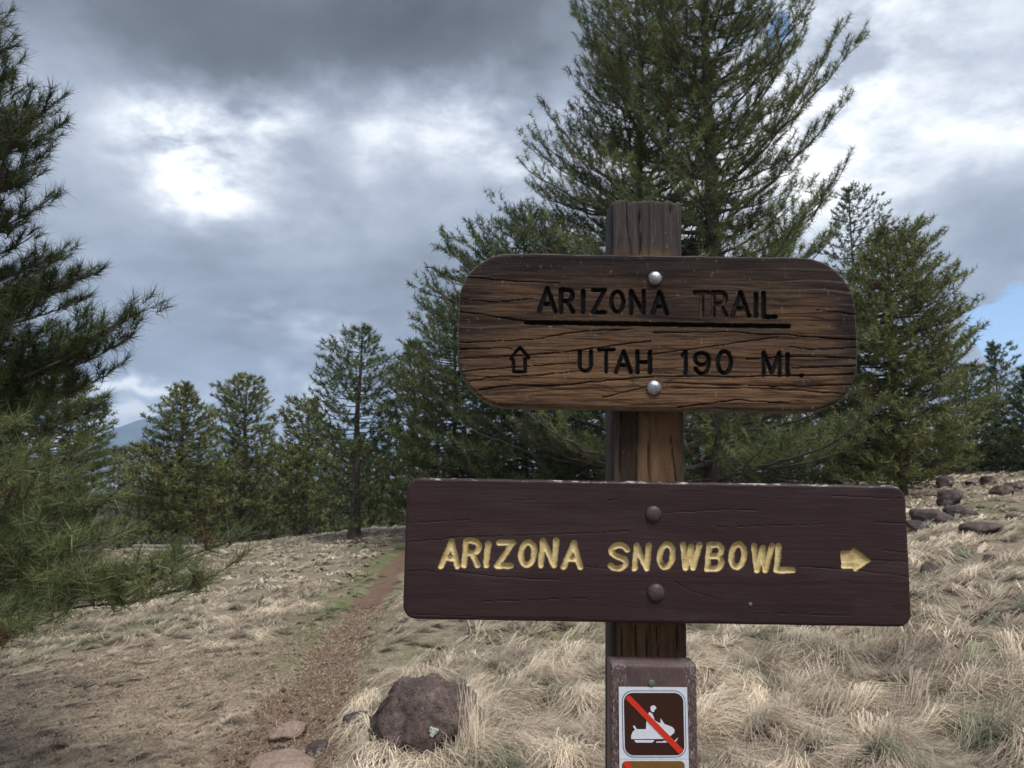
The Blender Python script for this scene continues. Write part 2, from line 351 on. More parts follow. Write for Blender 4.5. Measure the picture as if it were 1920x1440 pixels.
cen = len(V); V = np.vstack([V, [[0, 0, 0]]]); ctri = np.stack([np.full(na_, cen), idx[0], np.roll(idx[0], -1)], -1)
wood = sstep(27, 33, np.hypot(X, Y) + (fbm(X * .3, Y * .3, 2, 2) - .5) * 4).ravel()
zc_ = np.stack([tz, lz, gz], -1).reshape(-1, 3)
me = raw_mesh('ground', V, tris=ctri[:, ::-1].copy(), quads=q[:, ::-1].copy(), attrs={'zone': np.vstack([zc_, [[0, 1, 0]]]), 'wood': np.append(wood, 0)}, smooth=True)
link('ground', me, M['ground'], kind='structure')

# blue mountain far off on the left
mx_, my_ = at(338, 800, 7000)[:2]
xs = np.linspace(-1500, 1500, 120); ys = np.linspace(-1800, 1800, 60); MX, MY = np.meshgrid(xs, ys)
prof = np.clip(1 - np.abs(MX) / 1350, 0, 1) ** 1.1 * np.clip(1 - (MY / 1800) ** 2, 0, 1)
MZ = prof * 560 * (0.9 + .25 * fbm(MX / 500, MY / 500, 1, 4)) - 25
id2 = np.arange(MX.size).reshape(MX.shape)
q = np.stack([id2[:-1, :-1], id2[:-1, 1:], id2[1:, 1:], id2[1:, :-1]], -1).reshape(-1, 4)
me = raw_mesh('mountain', np.stack([MX, MY, MZ], -1).reshape(-1, 3), quads=q, smooth=True)
link('mountain', me, M['mountain'], kind='structure', loc=(mx_, my_, 0))

# ------------------------------------------------------------------ haze (even air round the whole place)
hb = [(-9500, -9500, -60), (9500, -9500, -60), (9500, 9500, -60), (-9500, 9500, -60)]
hv = hb + [(a, b_, 640) for a, b_, _ in hb]
me = raw_mesh('haze', hv, faces=[(0, 3, 2, 1), (4, 5, 6, 7), (0, 1, 5, 4), (1, 2, 6, 5), (2, 3, 7, 6), (3, 0, 4, 7)])
m = bpy.data.materials.new('air'); m.use_nodes = True; t = m.node_tree; t.nodes.clear()
pv = t.nodes.new('ShaderNodeVolumePrincipled'); pv.inputs['Color'].default_value = (.50, .70, 1, 1); pv.inputs['Density'].default_value = 1.5e-4
oo = t.nodes.new('ShaderNodeOutputMaterial'); t.links.new(pv.outputs[0], oo.inputs['Volume'])
HAZE = True
if HAZE: link('haze', me, m, kind='stuff')

# ------------------------------------------------------------------ tubes / trees
class Tubes:
    def __init__(s): s.V = []; s.Q = []; s.n = 0
    def add(s, pts, rad, k=5):
        pts = np.asarray(pts, float); n = len(pts); tg = np.gradient(pts, axis=0); tg /= np.linalg.norm(tg, axis=1)[:, None] + 1e-9
        ref = np.array([0, 0, 1.]) if abs(tg[0][2]) < .9 else np.array([1., 0, 0])
        u = np.cross(tg, ref); u /= np.linalg.norm(u, axis=1)[:, None] + 1e-9; v = np.cross(tg, u)
        a = np.linspace(0, 2 * np.pi, k, endpoint=False)
        r = np.asarray(rad, float); r = r[:, None] if r.ndim == 1 else r
        P_ = pts[:, None] + (u[:, None] * np.cos(a)[None, :, None] + v[:, None] * np.sin(a)[None, :, None]) * (np.broadcast_to(r, (n, k)))[..., None]
        s.V.append(P_.reshape(-1, 3)); i = np.arange(n * k).reshape(n, k) + s.n
        s.Q.append(np.stack([i[:-1], np.roll(i, -1, 1)[:-1], np.roll(i, -1, 1)[1:], i[1:]], -1).reshape(-1, 4)); s.n += n * k
    def mesh(s, name, smooth=True): return raw_mesh(name, np.vstack(s.V), quads=np.vstack(s.Q), smooth=smooth)

def needles(P_, D_, C_, K, nl, nw, spread=.6, back=.12, r=rng):
    """K thin triangular needles round every tuft"""
    n = len(P_); N = n * K
    Pp = np.repeat(P_, K, 0); Dd = np.repeat(D_, K, 0); Cc = np.repeat(C_, K, 0)
    d = Dd * r.uniform(.25, 1.1, (N, 1)) + r.normal(0, spread, (N, 3)); d[:, 2] += .12
    d /= np.linalg.norm(d, axis=1)[:, None]
    base = Pp - Dd * r.uniform(0, back, (N, 1))
    L = nl * r.uniform(.6, 1.1, (N, 1)); tip = base + d * L
    s = np.cross(d, r.normal(0, 1, (N, 3))); s /= np.linalg.norm(s, axis=1)[:, None] + 1e-9; s *= nw / 2
    V_ = np.stack([base - s, base + s, tip], 1).reshape(-1, 3)
    cv = Cc * r.uniform(.75, 1.25, (N, 1)); cv = np.repeat(cv, 3, 0)
    return V_, cv
def bez(a, m_, b_, n):
    t = np.linspace(0, 1, n)[:, None]; return a * (1 - t) ** 2 + 2 * m_ * t * (1 - t) + b_ * t * t

class Foliage:
    def __init__(s): s.P = []; s.D = []; s.C = []
    def add(s, p_, d_, c_): s.P.append(p_); s.D.append(d_); s.C.append(c_)
def grow(tb, fo, r, a, b_, rad, cols, spacing, twl, tstep, up=.25, start=.25, drop=0, brown=.02, twr=.004):
    """one branch from a to b with side twigs and tufts; cols = (dark, light)"""
    a = np.array(a, float); b_ = np.array(b_, float); L = np.linalg.norm(b_ - a)
    mid = a + (b_ - a) * .55; mid[2] -= L * (.10 + drop) ; mid += r.normal(0, .03 * L, 3)
    n = max(5, int(L / .25)); pts = bez(a, mid, b_, n)
    pts[1:-1] += r.normal(0, .012 * L ** .5, (n - 2, 3))
    tb.add(pts, np.linspace(rad, max(.003, rad * .15), n), 4)
    tg = np.gradient(pts, axis=0); tg /= np.linalg.norm(tg, axis=1)[:, None]
    nt = max(3, int(L * (1 - start) / spacing))
    c0, c1 = cols
    for i in range(nt + 1):
        t = start + (1 - start) * (i / nt) ** .85
        if i < nt: t = min(1, max(start, t + r.uniform(-.02, .02)))
        k = t * (n - 1); k0 = min(int(k), n - 2); p0 = pts[k0] + (pts[k0 + 1] - pts[k0]) * (k - k0); d0 = tg[min(k0 + 1, n - 1)]
        if i == nt: d = d0 + np.array([0, 0, up]); l = twl * .5
        else:
            side = np.cross(d0, [0, 0, 1]); side /= np.linalg.norm(side) + 1e-9
            s = 1 if i % 2 else -1
            d = d0 * r.uniform(.5, 1) + side * s * r.uniform(.35, 1) + np.array([0, 0, r.uniform(-.15, .3) + up])
            l = twl * r.uniform(.55, 1.25) * (1.25 - .6 * t)
        d /= np.linalg.norm(d); m_ = p0 + d * l * .5; e = p0 + d * l + np.array([0, 0, up * l * .35])
        tp = bez(p0, m_, e, 4)
        if twr and (twr != .007 or r.random() < .4): tb.add(tp, [twr, twr * .8, twr * .6, twr * .4], 3)
        dd = (tp[-1] - tp[-2]); dd /= np.linalg.norm(dd)
        nf = max(1, int(l / tstep)); sh = r.uniform(0, 1) ** 1.1
        bw = r.uniform() < brown
        for j in range(nf):
            q_ = 1 - j * tstep / l * .9
            cc = (np.array([.10, .055, .03]) if bw else c0 + (c1 - c0) * min(1, max(0, sh + r.uniform(-.2, .2)))) * r.uniform(.85, 1.15)
            fo.add(p0 + (e - p0) * q_ + r.normal(0, .02, 3), dd, cc)
def trunk_mesh(base, top, r0, r1, r, wob=.02, k=14, n=26):
    tb = Tubes(); t = np.linspace(0, 1, n)
    pts = base + (top - base) * t[:, None]; H = top[2] - base[2]
    pts[:, 0] += (vn(t * 5, t * 0 + r.uniform(0, 50), 1) - .5) * wob * H; pts[:, 1] += (vn(t * 5, t * 0 + r.uniform(0, 50), 2) - .5) * wob * H
    rad = r0 + (r1 - r0) * t ** .8; rad[0] *= 1.35; rad[1] *= 1.08
    rr_ = rad[:, None] * (1 + .16 * (r.random((n, k)) - .5))
    tb.add(pts, rr_, k); return tb.mesh('trunk'), pts

OLIVE = (np.array([.080, .094, .036]), np.array([.23, .245, .095]))
DARK = (np.array([.040, .060, .028]), np.array([.135, .172, .070]))
MID = (np.array([.056, .074, .029]), np.array([.175, .205, .078]))
GREY = (np.array([.08, .10, .066]), np.array([.20, .235, .155]))

def tree(name, label, px, Yd, base_py, top_py, prof, nb, seed, cols=MID, lean=0, K=14, nl=.16, nw=.012, spacing=.22, twl=.45, tstep=.16,
         trunk=.16, start=.22, rise=.35, low=None, extra=(), group=None, dead=0, spread=.6, cat='pine tree', merge=None, brown=.02, jit=.18, twr=.006, updeg=.25):
    """prof: list of (py, left px, right px), silhouette read as half widths round the trunk, turned into metres at the tree's own distance"""
    r = np.random.default_rng(seed)
    back = .14
    if merge is None:
        if Yd > 17.5:
            nb = int(nb * 1.6); spacing *= .52; tstep *= 1.15; K = 17; nw *= 2.5; back = .22; spread *= 1.15 ; twr = 0; rise *= .5; trunk *= .75; jit = .25; twl *= 1.2
        else:
            nb = int(nb * 1.75); spacing *= .72; tstep *= .9; K = int(K * 1.15); nw *= 2.0; twl *= 1.45; rise *= .8; jit = .24; nl *= .98; spread *= 1.25; updeg = .35; tstep *= 1.9; back = .22
    bx = (px - 960) / F * Yd * math.cos(PITCH); bz = float(hgt(bx, Yd)) - .05
    base = np.array([bx, Yd, bz])
    ztop = at(px, top_py, Yd)[2]; top = np.array([bx + lean * (ztop - bz), Yd, ztop])
    H = ztop - bz
    zs = []; rl = []; rrt = []; FAT = 1.10 if (Yd > 17.5 and merge is None) else 1.04
    for (py, xl, xr) in prof:
        a_ = at(xl, py, Yd); b_ = at(xr, py, Yd); cx_ = bx + lean * (a_[2] - bz)
        zs.append(a_[2]); rl.append((cx_ - a_[0]) * FAT); rrt.append((b_[0] - cx_) * FAT)
    if Yd > 17.5 and merge is None: zs.append(bz + .45); rl.append(rl[-1] * .95); rrt.append(rrt[-1] * .95)
    o = np.argsort(zs); zs = np.array(zs)[o]; rl = np.array(rl)[o]; rrt = np.array(rrt)[o]
    zlo = zs[0]
    tme, tpts = trunk_mesh(np.zeros(3), top - base, trunk, .018, r)
    tb = Tubes(); fo = Foliage()
    def trunk_at(z):
        k = np.clip((z - bz) / H, 0, 1) * (len(tpts) - 1); k0 = min(int(k), len(tpts) - 2)
        return tpts[k0] + (tpts[k0 + 1] - tpts[k0]) * (k - k0)
    ga = r.uniform(0, 6.28)
    for i in range(nb):
        f = (i + .5) / nb; zt = zlo + (ztop - zlo) * (1 - (1 - f) ** 1.15) * .995
        a = ga + i * 2.39996 + r.uniform(-.25, .25); ca = math.cos(a)
        L_ = np.interp(zt, zs, rl); Rr = np.interp(zt, zs, rrt); rad = L_ * (1 - ca) / 2 + Rr * (1 + ca) / 2
        if abs(ca) < .6: rad = (L_ + Rr) / 2
        rad = max(.12, rad * r.uniform(1 - jit * 1.8, 1 + jit * .45))
        rs = rise * (.35 + .9 * f)
        za = max(bz + .25, zt - rad * rs); za = min(za, ztop - .1)
        s0 = trunk_at(za); tip = np.array([s0[0] + ca * rad, s0[1] + math.sin(a) * rad, zt - bz])
        grow(tb, fo, r, s0, tip, .008 + rad * .012, cols, spacing, min(twl, .18 + rad * .45), tstep, start=start, drop=.06 if f < .4 else 0, brown=brown, twr=twr, up=updeg)
    fo.add(tpts[-1], np.array([0, 0, 1.]), cols[1])
    for (zpy, tx, ty, dY) in extra:
        za = at(px, zpy, Yd)[2]; tip = at(tx, ty, Yd + dY) - base
        s0 = trunk_at(za); grow(tb, fo, r, s0, tip, .035, cols, spacing * .8, twl, tstep, start=.35, up=.3, drop=.02, twr=twr)
    for i in range(dead):
        a = r.uniform(0, 6.28); za = bz + r.uniform(.08, .42) * (H if H < 9 else 9 * .6); s0 = trunk_at(za); l = r.uniform(.6, 1.9) * (H / 8 if H < 8 else 1)
        tip = s0 + np.array([math.cos(a) * l, math.sin(a) * l, r.uniform(-.3, .15) * l]); pts = bez(s0, (s0 + tip) / 2 + [0, 0, .1 * l], tip, 6); pts[1:] += r.normal(0, .03, (5, 3))
        tb.add(pts, np.linspace(.018, .004, 6), 4)
        for j in range(4):
            s1 = pts[r.integers(2, 5)]; e = s1 + (tip - s0) * .3 + r.normal(0, .18, 3); tb.add([s1, (s1 + e) / 2 + r.normal(0, .03, 3), e], [.008, .006, .003], 3)
    V_, C_ = needles(np.array(fo.P), np.array(fo.D), np.array(fo.C), K, nl, nw, spread, back, r)
    STAT.append((name, label[:30], len(V_) // 3, tb.n * 2))
    if merge is not None:
        merge.append((V_ + base, C_, tme, tb, base)); return None
    root = empty(name, base, label, cat, group)
    link('trunk', tme, M['bark'], root)
    link('limbs', tb.mesh('limbs'), M['twig'], root)
    link('crown', raw_mesh('crown', V_, tris=np.arange(len(V_)).reshape(-1, 3), attrs={'col': C_}), M['needle'], root)
    return root
STAT = []
# the big pine behind the sign and its neighbours
tree('pine_tree', 'tallest pine, rising straight behind the sign post with its top out of frame', 1345, 14, 1000, -240,
     [(-230, 1300, 1390), (-60, 1190, 1470), (60, 1100, 1490), (200, 1075, 1530), (330, 1010, 1490), (450, 1000, 1505), (600, 980, 1540), (760, 950, 1580), (870, 1000, 1580)],
     150, 11, MID, lean=.012, K=30, nl=.17, nw=.0055, spacing=.15, twl=.45, tstep=.13, trunk=.27, start=.22, rise=.55, dead=24,
     extra=[(330, 1610, 85, -.6), (380, 1575, 60, .3), (300, 1500, 70, -.3), (430, 1585, 195, -.5), (560, 1580, 320, -.2), (600, 1545, 375, -.8), (640, 1560, 445, -.3), (420, 1085, 40, -.5), (200, 1130, 10, -.8)], twr=.007)
tree('pine_tree', 'second tall pine, just left of the tallest one, its branches stepping down to the left', 1215, 16, 1000, -110,
     [(-100, 1180, 1250), (0, 1095, 1330), (130, 1080, 1340), (240, 1010, 1380), (330, 985, 1390), (440, 925, 1400), (560, 900, 1400), (700, 880, 1400), (880, 880, 1380)],
     125, 12, DARK, K=24, nl=.17, nw=.007, spacing=.17, twl=.5, tstep=.15, trunk=.2, rise=.75, dead=6,
     extra=[(420, 985, 268, -.5), (380, 1020, 205, 0), (250, 1080, 30, .2), (560, 935, 385, -.4)], twr=.007)
tree('pine_tree', 'dark bushy pine left of the post, its top level with the upper sign board', 985, 18, 1000, 400,
     [(405, 960, 1010), (450, 860, 1080), (560, 800, 1120), (680, 780, 1150), (800, 760, 1180), (920, 760, 1180)],
     110, 13, DARK, K=20, nl=.17, nw=.009, spacing=.2, twl=.5, tstep=.17, trunk=.17, rise=.5,
     extra=[(600, 832, 450, 0), (560, 880, 430, 0), (700, 790, 572, 0)], twr=0.006)
tree('pine_tree', 'broad green pine with drooping lower boughs just left of the signs', 850, 21, 1000, 560,
     [(565, 835, 865), (620, 800, 900), (700, 745, 950), (800, 735, 990), (900, 730, 990), (960, 735, 980)],
     95, 14, MID, K=18, nl=.17, nw=.011, spacing=.22, twl=.5, tstep=.18, trunk=.15, rise=.35, twr=.006)
tree('pine_tree', 'narrow pine between the lone pine and the broad pine', 772, 25, 1000, 640,
     [(645, 765, 785), (700, 735, 810), (780, 715, 830), (880, 700, 845), (965, 710, 850)],
     75, 15, MID, K=16, nl=.18, nw=.013, spacing=.25, twl=.5, tstep=.2, trunk=.14, rise=.4)
# left group of meadow pines
tree('pine_tree', 'lone dark pine with bare lower trunk, standing beside the trail in the meadow', 667, 24, 1010, 612,
     [(617, 655, 685), (650, 625, 715), (700, 590, 745), (740, 580, 748), (800, 595, 740), (860, 590, 735), (930, 600, 730), (965, 620, 715)],
     72, 16, DARK, K=18, nl=.2, nw=.012, spacing=.25, twl=.55, tstep=.2, trunk=.26, rise=.35, start=.3, dead=12, lean=.01)
tree('pine_tree', 'pine just left of the lone dark pine with a rounded crown', 575, 31, 1000, 748,
     [(752, 550, 590), (790, 525, 605), (850, 520, 625), (920, 515, 635), (975, 520, 625)],
     75, 17, OLIVE, K=16, nl=.2, nw=.018, spacing=.28, twl=.55, tstep=.22, trunk=.22, rise=.35)
tree('pine_tree', 'ragged topped pine with a reddish trunk, second tall one from the left in the meadow', 457, 33, 1000, 705,
     [(708, 445, 475), (725, 415, 492), (780, 415, 505), (850, 405, 520), (920, 395, 530), (965, 400, 520)],
     85, 18, OLIVE, K=16, nl=.22, nw=.018, spacing=.28, twl=.55, tstep=.22, trunk=.3, rise=.3, brown=.03)
tree('pine_tree', 'pointed olive green pine in front of the grey logs', 338, 29, 1005, 722,
     [(726, 330, 345), (760, 305, 375), (810, 280, 400), (870, 255, 425), (930, 245, 430), (985, 255, 420)],
     90, 19, OLIVE, K=16, nl=.2, nw=.016, spacing=.26, twl=.5, tstep=.2, trunk=.24, rise=.3, brown=.03)
tree('pine_tree', 'small rounded pine directly below the blue mountain slope', 262, 38, 1000, 833,
     [(836, 255, 270), (870, 225, 290), (920, 215, 300), (985, 215, 300)], 60, 20, OLIVE, K=16, nl=.22, nw=.02, spacing=.3, twl=.5, tstep=.24, trunk=.16)
tree('pine_tree', 'thin pale grey green pine against the mountain left of the small rounded pine', 222, 55, 1000, 838,
     [(842, 215, 230), (880, 200, 245), (940, 195, 250), (985, 195, 250)], 50, 21, GREY, K=12, nl=.3, nw=.03, spacing=.5, twl=.7, tstep=.4, trunk=.2)
tree('pine_tree', 'full green pine standing behind the near branches at the left edge', 85, 22, 1000, 660,
     [(664, 70, 100), (720, 20, 150), (790, -20, 190), (850, -60, 200), (930, -80, 195), (1000, -60, 190)],
     105, 22, MID, K=18, nl=.19, nw=.012, spacing=.22, twl=.5, tstep=.18, trunk=.2)
# right group
tree('pine_tree', 'broad bright olive pine to the right of the signs with one long bough reaching right', 1685, 18, 900, 425,
     [(430, 1660, 1715), (480, 1620, 1745), (540, 1570, 1775), (620, 1545, 1790), (700, 1530, 1800), (780, 1500, 1800), (860, 1500, 1790), (900, 1540, 1770)],
     130, 23, OLIVE, K=22, nl=.17, nw=.009, spacing=.18, twl=.5, tstep=.16, trunk=.2, rise=.4, extra=[(700, 1832, 625, 0), (740, 1815, 660, .3), (760, 1810, 640, -.3)], dead=14)
tree('pine_tree', 'sparse grey green conifer peeking over the broad olive pine', 1622, 27, 900, 352,
     [(356, 1608, 1636), (400, 1570, 1668), (460, 1550, 1685), (540, 1535, 1700), (700, 1520, 1720), (880, 1520, 1720)],
     105, 24, GREY, K=16, nl=.15, nw=.016, spacing=.3, twl=.45, tstep=.24, trunk=.16, rise=.7, start=.35)
tree('pine_tree', 'short pine between the broad olive pine and the slender spire', 1822, 26, 900, 685,
     [(688, 1812, 1835), (730, 1785, 1862), (800, 1765, 1880), (890, 1760, 1880)], 70, 25, MID, K=16, nl=.17, nw=.014, spacing=.24, twl=.45, tstep=.2, trunk=.14)
tree('pine_tree', 'slender conifer spire against the blue patch of sky at the right', 1881, 32, 900, 645,
     [(648, 1876, 1886), (690, 1862, 1900), (760, 1850, 1910), (890, 1850, 1920)], 65, 26, GREY, K=14, nl=.16, nw=.018, spacing=.32, twl=.4, tstep=.26, trunk=.1, rise=.7)
tree('pine_tree', 'dark pine cut by the right edge of the picture', 1945, 24, 900, 690,
     [(694, 1935, 1955), (760, 1895, 1995), (830, 1875, 2020), (900, 1870, 2020)], 75, 27, DARK, K=16, nl=.17, nw=.013, spacing=.24, twl=.45, tstep=.2, trunk=.14)
tree('pine_tree', 'low dark pine in the gap under the upper board, right of the post', 1455, 23, 950, 640,
     [(650, 1440, 1470), (700, 1400, 1510), (780, 1360, 1560), (900, 1340, 1590)], 85, 28, DARK, K=16, nl=.17, nw=.012, spacing=.24, twl=.5, tstep=.2, trunk=.16, dead=10)
tree('pine_tree', 'dark young pine behind the tall pair, under the left half of the upper board', 1090, 24, 960, 560,
     [(570, 1080, 1100), (640, 1040, 1140), (760, 1000, 1180), (900, 980, 1210)], 85, 29, DARK, K=16, nl=.17, nw=.012, spacing=.24, twl=.5, tstep=.2, trunk=.16)

# far wood filling the background, one mass
wood_parts = []
r_ = np.random.default_rng(5)
spots = []
for i in range(64):
    px = -60 + i * 32 + r_.uniform(-15, 15)
    if 150 < px < 300: continue
    Yd = r_.uniform(42, 62)
    top = (905 if px < 220 else 862 if px < 560 else 825 if px < 1300 else 815) + r_.uniform(-28, 22)
    if px > 1720: top = 820 + r_.uniform(-15, 25)
    if 1480 < px < 1720: top = 800
    spots.append((px, Yd, top))
for i, (px, Yd, top) in enumerate(spots):
    w = r_.uniform(32, 46)
    tree('w', 'far', px, Yd, 1000, top, [(top + 3, px - 6, px + 6), (top + 50, px - w * .7, px + w * .7), (top + 110, px - w, px + w), (1000, px - w, px + w)],
         48, 300 + i, [DARK, MID, OLIVE][i % 3], K=9, nl=.42, nw=.12, spacing=.42, twl=.7, tstep=.32, trunk=.18, merge=wood_parts, twr=0)
V_ = np.vstack([w[0] for w in wood_parts]); C_ = np.vstack([w[1] for w in wood_parts])
bigT = Tubes()
for w in wood_parts:
    bigT.add(w[4] + np.array([[0, 0, 0], [0, 0, 2.], [0, 0, 4.]]), [.25, .2, .08], 5)
wm = raw_mesh('distant_pine_wood', np.vstack([V_, np.vstack(bigT.V)]), tris=np.arange(len(V_)).reshape(-1, 3), quads=np.vstack(bigT.Q) + len(V_),
              attrs={'col': np.vstack([C_, np.tile([.05, .036, .03], (bigT.n, 1))])})
link('distant_pine_wood', wm, M['needle'], label='mass of far pines closing the view behind the meadow and the nearer trees', cat='woodland', kind='stuff')

# ---- near pine at the left edge: trunk outside the frame, boughs reaching in
r = np.random.default_rng(3)
base = np.array([-4.75, 5.2, float(hgt(-4.75, 5.2)) - .05]); top = base + [0, .1, 8.2]
tme, tpts = trunk_mesh(np.zeros(3), top - base, .2, .03, r)
tb = Tubes(); fo = Foliage()
NEARC = (np.array([.022, .033, .014]), np.array([.080, .105, .038])); LOWC = (np.array([.072, .092, .036]), np.array([.205, .235, .100]))
tips = [(20, -60, 5.4), (30, 25, 5.2), (35, 70, 5.0), (45, 120, 5.3), (60, 175, 5.1), (120, 190, 5.0), (125, 235, 5.2), (95, 290, 5.4), (60, 330, 5.0), (50, 240, 5.5), (102, 375, 5.2), (40, 400, 5.6),
        (75, 440, 5.5), (185, 505, 5.2), (120, 500, 5.6), (165, 560, 5.5), (90, 560, 5.2), (288, 575, 5.0), (270, 620, 5.2), (240, 600, 5.4), (150, 640, 5.6), (230, 690, 5.1), (205, 755, 4.9), (150, 720, 5.5), (60, 500, 5.9), (40, 600, 5.0),
        (60, 680, 5.8), (20, 330, 5.4), (20, 180, 5.6), (80, 760, 5.6), (100, 215, 5.5), (70, 205, 4.8), (110, 260, 5.6), (30, 270, 5.2), (80, 330, 5.7), (20, 420, 5.1), (130, 470, 5.4), (150, 530, 5.9), (60, 540, 5.3), (110, 620, 5.8), (120, 680, 5.3), (20, 660, 5.4), (180, 600, 5.0), (10, 90, 5.6)]
for (x_, y_, Yd) in tips:
    tip = at(x_ - 24, y_ + 10, Yd) - base; L = math.hypot(tip[0], tip[1])
    za = max(.8, tip[2] - L * (.18 + .1 * r.uniform()) + (.35 if y_ > 600 else 0)); k = za / 8.2 * (len(tpts) - 1); s0 = tpts[int(k)]
    grow(tb, fo, r, s0, tip, .022, NEARC, .055, .26, .07, up=.28, start=.46, drop=.05, twr=.004)
V1, C1 = needles(np.array(fo.P), np.array(fo.D), np.array(fo.C), 48, .13, .0048, .55, .10, r)
fo2 = Foliage()
low = [(420, 1020, 3.9), (425, 1065, 3.8), (380, 1100, 3.9), (330, 1060, 4.1), (270, 1105, 4.0), (225, 1000, 4.3), (215, 1090, 4.1), (130, 1120, 4.2), (105, 1165, 4.0), (30, 1195, 3.6), (10, 1150, 3.7),
       (190, 940, 4.5), (170, 1040, 4.4), (120, 900, 4.6), (100, 990, 4.4), (60, 1060, 4.3), (50, 940, 4.5), (20, 1020, 4.2), (150, 860, 4.7), (60, 850, 4.7), (90, 1100, 4.3), (0, 900, 4.3), (130, 960, 4.6), (20, 800, 4.7)]
for (x_, y_, Yd) in low:
    tip = at(x_, y_, Yd) - base; L = math.hypot(tip[0], tip[1])
    za = max(.5, tip[2] + L * .10); k = za / 8.2 * (len(tpts) - 1); s0 = tpts[int(round(k))]
    grow(tb, fo2, r, s0, tip, .018, LOWC, .08, .26, .07, up=.22, start=.48, drop=.08, brown=.03, twr=.0035)
V2, C2 = needles(np.array(fo2.P), np.array(fo2.D), np.array(fo2.C), 32, .155, .0042, .42, .14, r)
STAT.append(('near', '', (len(V1) + len(V2)) // 3, tb.n * 2))
root = empty('pine_tree', base, 'nearest pine, only its boughs reaching in from the left edge, the lowest over the meadow', 'pine tree')
link('trunk', tme, M['bark'], root); link('limbs', tb.mesh('limbs'), M['twig'], root)
V_ = np.vstack([V1, V2]); link('crown', raw_mesh('crown', V_, tris=np.arange(len(V_)).reshape(-1, 3), attrs={'col': np.vstack([C1, C2])}), M['needle'], root)

# ------------------------------------------------------------------ rocks and logs
import bmesh
def rock(label, px, py, wpx, hpx, mat, seed, sink=.3, dist=None, depth=1.0, cat='rock', group=None, subd=4, rot=None, angular=1.0, name='rock'):
    r = np.random.default_rng(seed)
    bm = bmesh.new(); bmesh.ops.create_icosphere(bm, subdivisions=subd, radius=1)
    P_ = np.array([v.co[:] for v in bm.verts]); F_ = [[v.index for v in f.verts] for f in bm.faces]; bm.free()
    nrm = r.normal(0, 1, (13, 3)); nrm /= np.linalg.norm(nrm, axis=1)[:, None]; d = r.uniform(.74, 1, 13) if label[:3] != 'big' else r.uniform(.80, 1, 13)
    nrm = np.vstack([nrm, [[0, 0, 1]]]); d = np.append(d, .8)
    rad = np.min(np.where(P_ @ nrm.T > .12, d / np.maximum(P_ @ nrm.T, .12), 9), axis=1); rad = np.minimum(rad, 1.15)
    n_ = fbm(P_[:, 0] * 2.3 + 7, P_[:, 1] * 2.3 + P_[:, 2] * 3.1, seed % 5, 5, .6) - .5
    n3 = fbm(P_[:, 0] * 9 + 3, P_[:, 1] * 9 + P_[:, 2] * 11, (seed + 2) % 5, 4, .65) - .5
    P_ = P_ * (rad + .28 * n_ * angular + (.14 if subd > 3 else .05) * n3)[:, None]
    hit = ground_hit(px, py)
    if dist: hit = at(px, py, dist)
    Yd = hit[1]; z0 = float(hgt(hit[0], hit[1]))
    w = wpx / F * Yd * .5; h = hpx / F * Yd
    hz = h / (2 - sink * 1.2) * 1.15
    P_ = P_ * [w, w * depth, hz]
    ang = r.uniform(-.4, .4) if rot is None else rot
    c, s = math.cos(ang), math.sin(ang); P_ = np.stack([P_[:, 0] * c - P_[:, 1] * s, P_[:, 0] * s + P_[:, 1] * c, P_[:, 2]], 1)
    me = raw_mesh(name, P_, faces=F_, smooth=subd >= 4)
    return link(name, me, mat, label=label, cat=cat, group=group, loc=(hit[0], hit[1] + w * depth * .5, z0 + hz * (1 - sink * 1.2)))
bigrock = rock('big reddish brown boulder with a pale lichen spot beside the trail', 786, 1432, 186, 112, M['rock_red'], 47, .50, depth=.85, subd=5, cat='boulder', name='boulder', rot=.1)
rock('flat tan stone lying in the middle of the trail', 538, 1384, 66, 26, M['rock_tan'], 42, .5, depth=.8, cat='stone')
rock('pale tan stone cut by the bottom edge of the picture', 512, 1465, 120, 40, M['rock_tan'], 43, .5, depth=.9, cat='stone')
rock('small grey stone between the flat tan stone and the boulder', 596, 1412, 42, 16, M['rock_dark'], 44, .5, cat='stone')
rock('small half buried grey stone at the foot of the boulder, left side', 668, 1392, 60, 26, M['rock_dark'], 45, .5, cat='stone')
HR = 'rocks on the grassy slope at the right'
for (lab, px, py, w, h, mt, sd) in [
    ('rounded dark rock with a pale cap, largest isolated one on the right slope', 1788, 955, 56, 26, 'rock_dark', 51),
    ('long low rock ledge at the right end of the brown board', 1752, 982, 84, 26, 'rock_dark', 52),
    ('low flat rock continuing the ledge to the right', 1808, 972, 56, 20, 'rock_dark', 53),
    ('reddish rock closest to the right end of the brown board', 1746, 1062, 40, 28, 'rock_red', 54),
    ('small round reddish rock in a green grass patch', 1860, 1046, 26, 18, 'rock_red', 55),
    ('broad low rock slab halfway up the right slope', 1853, 1006, 76, 18, 'rock_red', 56),
    ('tiny dark stone below the round reddish rock', 1873, 1075, 20, 9, 'rock_dark', 57),
    ('dark blocky rock near the crest under the trees', 1856, 910, 28, 18, 'rock_dark', 58),
    ('dark rock at the left end of the crest', 1777, 915, 34, 22, 'rock_dark', 59),
    ('reddish rock below the crest at the far right', 1885, 932, 42, 18, 'rock_red', 60),
    ('flat crest rock at the far right', 1905, 914, 40, 14, 'rock_dark', 61),
    ('small crest stone between the two dark crest rocks', 1822, 912, 22, 9, 'rock_dark', 62),
    ('low stone at the right edge beside the slab', 1906, 982, 30, 12, 'rock_red', 63),
    ('grey broken stones under the ledge beside the brown board', 1722, 1000, 46, 18, 'rock_dark', 64)]:
    rock(lab, px, py, w * .88, h * 1.0, M[mt], sd, .42, depth=.9, group=HR, subd=3 if w < 35 else 4, cat='rock')
